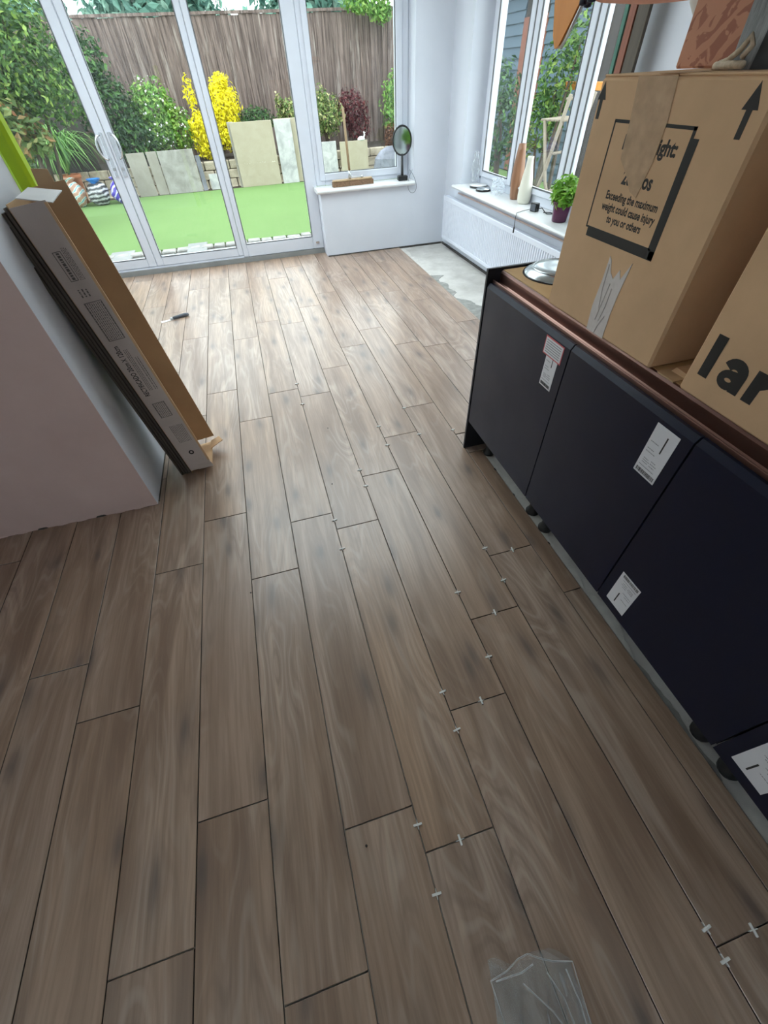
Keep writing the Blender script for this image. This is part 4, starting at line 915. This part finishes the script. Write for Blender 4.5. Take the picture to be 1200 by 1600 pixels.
shrub('climbing_shrub', 'very large green climbing shrub filling the top left corner', [E_(-1.75, 9.1, 1.75, .75, .55, .55), E_(-1.35, 9.0, 1.65, .45, .45, .50), E_(-2.3, 9.2, 1.3, .8, .6, .7), E_(-1.45, 9.1, 2.15, .55, .45, .30), E_(-1.30, 9.5, 1.30, .35, .35, .25)], 8500, .072, 'leaf_mid', 59, (-1.9, 9.2, ZG), .5)
shrub('bronze_shrub', 'bronze and green leaved shrub below the climbing shrub at left', [E_(-1.95, 8.75, 1.15, .38, .35, .42), E_(-1.65, 8.72, 1.02, .22, .22, .22)], 900, .11, 'leaf_copper', 61, (-1.95, 8.8, ZG), .5)
# strap-leaved plant in terracotta pots
def strap_plant(label, x, y, z, n, L, seed):
    r = thing('strap_leaf_plant', label, 'plant', (x, y, z)); rr = random.Random(seed); vs = []; fs = []
    for i in range(n):
        a = rr.uniform(0, 2*PI); l_ = L*rr.uniform(.6, 1.1); out = rr.uniform(.35, .95); w_ = rr.uniform(.010, .018); o = len(vs)
        for k in range(7):
            q = k/6; rad_ = l_*out*q; hz = l_*(1.75*q-(1.05+.75*out)*q*q)
            cx_, cy_ = rad_*math.cos(a), rad_*math.sin(a); ww = w_*(1-q**2.2)+.001
            vs += [(cx_-math.sin(a)*ww, cy_+math.cos(a)*ww, hz), (cx_+math.sin(a)*ww, cy_-math.cos(a)*ww, hz)]
        for k in range(6): fs.append((o+2*k, o+2*k+1, o+2*k+3, o+2*k+2))
    o = MB().add(vs, fs).build('blades', 'leaf_blade', r); o['kind'] = 'stuff'
    MB().lathe([(.001, -.44), (.12, -.44), (.165, -.05), (.185, -.05), (.185, .0), (.16, .0), (.15, -.03), (.001, -.03)], (0, 0, 0), 24).build('pot', 'terracotta', r, True); return r
strap_plant('arching strap-leaved plant in a terracotta pot above the compost bags', -2.10, 11.18, .34, 260, 1.15, 71)
tag(MB().box(-4.2, -1.62, 11.56, 11.66, .30, 1.72, b=.01).build('void_panel', 'shed_dark'), 'dark panel filling the dark void behind the left shrubs', 'screen')  # added dark panel standing in for a dark void between shrubs
# compost bags
def sack(label, x, y, dims, mat, seed, top=None):
    r = thing('compost_bag', label, 'bag', (x, y, ZG+.001), random.Random(seed).uniform(-.3, .3)); rr = random.Random(seed)
    mb = MB(); N, Mv = 20, 10; vs = []; fs = []
    ph = [rr.uniform(0, 6.28) for _ in range(4)]
    for j in range(Mv+1):
        v = j/Mv; prof_ = math.sin(PI*(.06+.88*v))**.42
        for i in range(N):
            a = 2*PI*i/N; wob = 1+.10*math.sin(3*a+ph[0]+4*v)+.07*math.sin(5*a+ph[1]-6*v)+.04*math.sin(9*a+ph[2]+11*v)
            vs.append((dims[0]*prof_*wob*math.cos(a), dims[1]*prof_*wob*math.sin(a), dims[2]*v*(1+.05*math.sin(2*a+ph[3]))))
    for j in range(Mv):
        for i in range(N): fs.append((j*N+i, j*N+(i+1) % N, (j+1)*N+(i+1) % N, (j+1)*N+i))
    fs += [tuple(range(N))[::-1], tuple(Mv*N+k for k in range(N))]
    mb.add(vs, fs).build('body', mat, r, True)
    mb = MB(); mb.lathe([(.03, dims[2]*.9), (.05, dims[2]*1.02), (.10, dims[2]*1.18), (.08, dims[2]*1.2), (.001, dims[2]*1.05)], (0, 0, 0), 9, sx=1.3, sy=.7); mb.build('gathered_top', top or mat, r)
sack('pink and white printed compost bag, left of the three by the lawn', -2.075, 10.83, (.185, .16, .36), 'bag_pink', 81)
sack('black and white striped compost bag with blue top, middle of three', -1.655, 10.83, (.185, .16, .33), 'bag_stripe', 83, 'bag_blue')
sack('purple and white compost bag next to the door stile', -1.26, 10.83, (.165, .16, .33), 'bag_purple', 85)
tag(fixn(MB().lathe([(.001, 0), (.30, 0), (.40, .12), (.36, .28), (.24, .40), (.10, .46), (.001, .47)], (0, 0, 0), 11, sy=.6).build('boulder', 'boulder', None, False, (4.25, 11.1, ZG))), 'dark blue-grey boulder at the right side of the far window', 'boulder')
gs = thing('white_ornament', 'small white bird ornament on the cream slab in the far window', 'ornament', (3.66, 11.32, .47))
MB().lathe([(.001, 0), (.05, .005), (.055, .03), (.03, .06), (.001, .07)], (0, 0, 0), 12, sx=1.5).build('body', 'sill_white', gs, True); MB().tube([(.05, 0, .04), (.08, 0, .09), (.06, 0, .13), (.10, 0, .12)], [.02, .014, .014, .006], 8).build('neck', 'sill_white', gs, True)
# trees behind the fence
for i, (x, y, z, r_, mt, lab) in enumerate(((-3.4, 15.2, 3.0, 1.6, 'leaf_teal', 'blue-green tree beyond the fence above the left door'), (.1, 15.8, 3.1, 1.4, 'leaf_teal', 'blue-green tree beyond the fence above the middle door'), (3.75, 15.4, 3.0, 1.35, 'leaf_teal', 'blue-green tree beyond the fence above the fixed panel'), (7.2, 14.6, 2.9, 1.0, 'leaf_fresh', 'fresh green tree hanging over the fence at the far window'), (11.2, 15.0, 3.2, 1.7, 'leaf_mid', 'tall green tree beyond the fence to the right'))):
    shrub('garden_tree', lab, [E_(x, y, z, r_, r_*.8, r_*.75), E_(x+.5, y+.1, z-.9, r_*.8, r_*.7, r_*.6), E_(x-.6, y, z-.7, r_*.8, r_*.7, r_*.6)], 4800, .23, mt, 90+i, (x, y, ZG), .5, 'tree', group='trees beyond the fence')
shrub('overhanging_branch', 'fresh green branch hanging over the fence top at far window', [E_(4.25, 12.62, 2.40, .55, .2, .16), E_(4.55, 12.62, 2.25, .25, .18, .14)], 700, .10, 'leaf_fresh', 99, (4.6, 13.2, 2.2), .45, 'branch')
# side yard: blue shed, shrubs and a wooden chair
sh = thing('blue_shed', 'blue weatherboarded shed seen through the side window', 'shed', (0, 0, 0))
bx('wall', (6.56, 8.5, 8.2, 11.6, ZG, 2.4), 'shed_dark', sh)
for i in range(17):
    z = ZG+.02+i*.145
    for y0, y1 in ((10.25, 11.6), (8.2, 9.45)):
        mb = MB(); vs = [(6.53, y0, z), (6.53, y1, z), (6.555, y1, z+.15), (6.555, y0, z+.15), (6.565, y0, z), (6.565, y1, z), (6.565, y1, z+.15), (6.565, y0, z+.15)]
        mb.add(vs, [(0, 3, 2, 1), (0, 1, 5, 4), (3, 7, 6, 2), (0, 4, 7, 3), (1, 2, 6, 5)]); mb.build('weatherboard', 'blue_boards', sh)
bx('door', (6.53, 6.56, 9.45, 10.25, ZG+.02, 2.0), 'red_timber', sh, .005)
bx('roof', (6.3, 8.7, 8.0, 11.8, 2.4, 2.5), 'shed_dark', sh, .01)
shrub('leafy_bush', 'loose pale green bush seen through the left pane of the side window', [E_(5.2, 8.3, .75, .5, .45, .55), E_(5.4, 8.6, 1.2, .3, .3, .35)], 1500, .08, 'leaf_dark', 101, (5.2, 8.0, ZG), .5)
shrub('leafy_bush', 'fresh green climber seen through the middle pane of the side window', [E_(5.5, 7.2, 1.25, .30, .3, .45), E_(5.4, 7.35, .85, .38, .3, .40), E_(5.55, 6.9, 1.6, .25, .25, .3)], 1500, .075, 'leaf_mid', 103, (5.45, 7.2, ZG), .5)
shrub('dark_hedge', 'dark hedge behind the side yard at the middle pane', [E_(9.6, 6.6, 1.0, .6, 1.2, .7), E_(9.6, 4.6, 1.0, .6, 1.3, .8), E_(9.6, 2.6, 1.0, .6, 1.3, .8)], 4200, .12, 'leaf_mid', 105, (7.8, 6.8, ZG), .5)
tag(MB().box(5.72, 5.78, 5.4, 7.35, 1.17, 1.25, b=.004).build('yard_beam', 'orange_timber'), 'orange timber beam crossing the yard outside the side window', 'beam')
for y in (5.45, 7.25): tag(MB().box(5.73, 5.77, y-.03, y+.03, ZG, 1.17, b=.004).build('beam_post', 'dark_timber'), 'dark post carrying the '+('near' if y < 6 else 'far')+' end of the orange beam', 'post')
gc = thing('garden_chair', 'pale wooden folding garden chair in the yard outside the side window', 'chair', (5.1, 6.12, ZG), .3)
for s in (-.22, .22):
    MB().tube([(s, .28, 0), (s, .05, .55), (s, -.12, 1.28)], .022, 8).build('leg', 'pale_timber', gc, True); MB().tube([(s, -.28, 0), (s, .0, .45), (s, .20, 1.05)], .020, 8).build('leg', 'pale_timber', gc, True)
for i in range(5): bx('seat_slat', (-.23, .23, -.10+i*.075, -.04+i*.075, 1.045, 1.065), 'pale_timber', gc, .004)
for z in (.35, .75, 1.24): MB().tube([(-.22, .05-.1*z, z), (.22, .05-.1*z, z)], .016, 8).build('crossbar', 'pale_timber', gc, True)
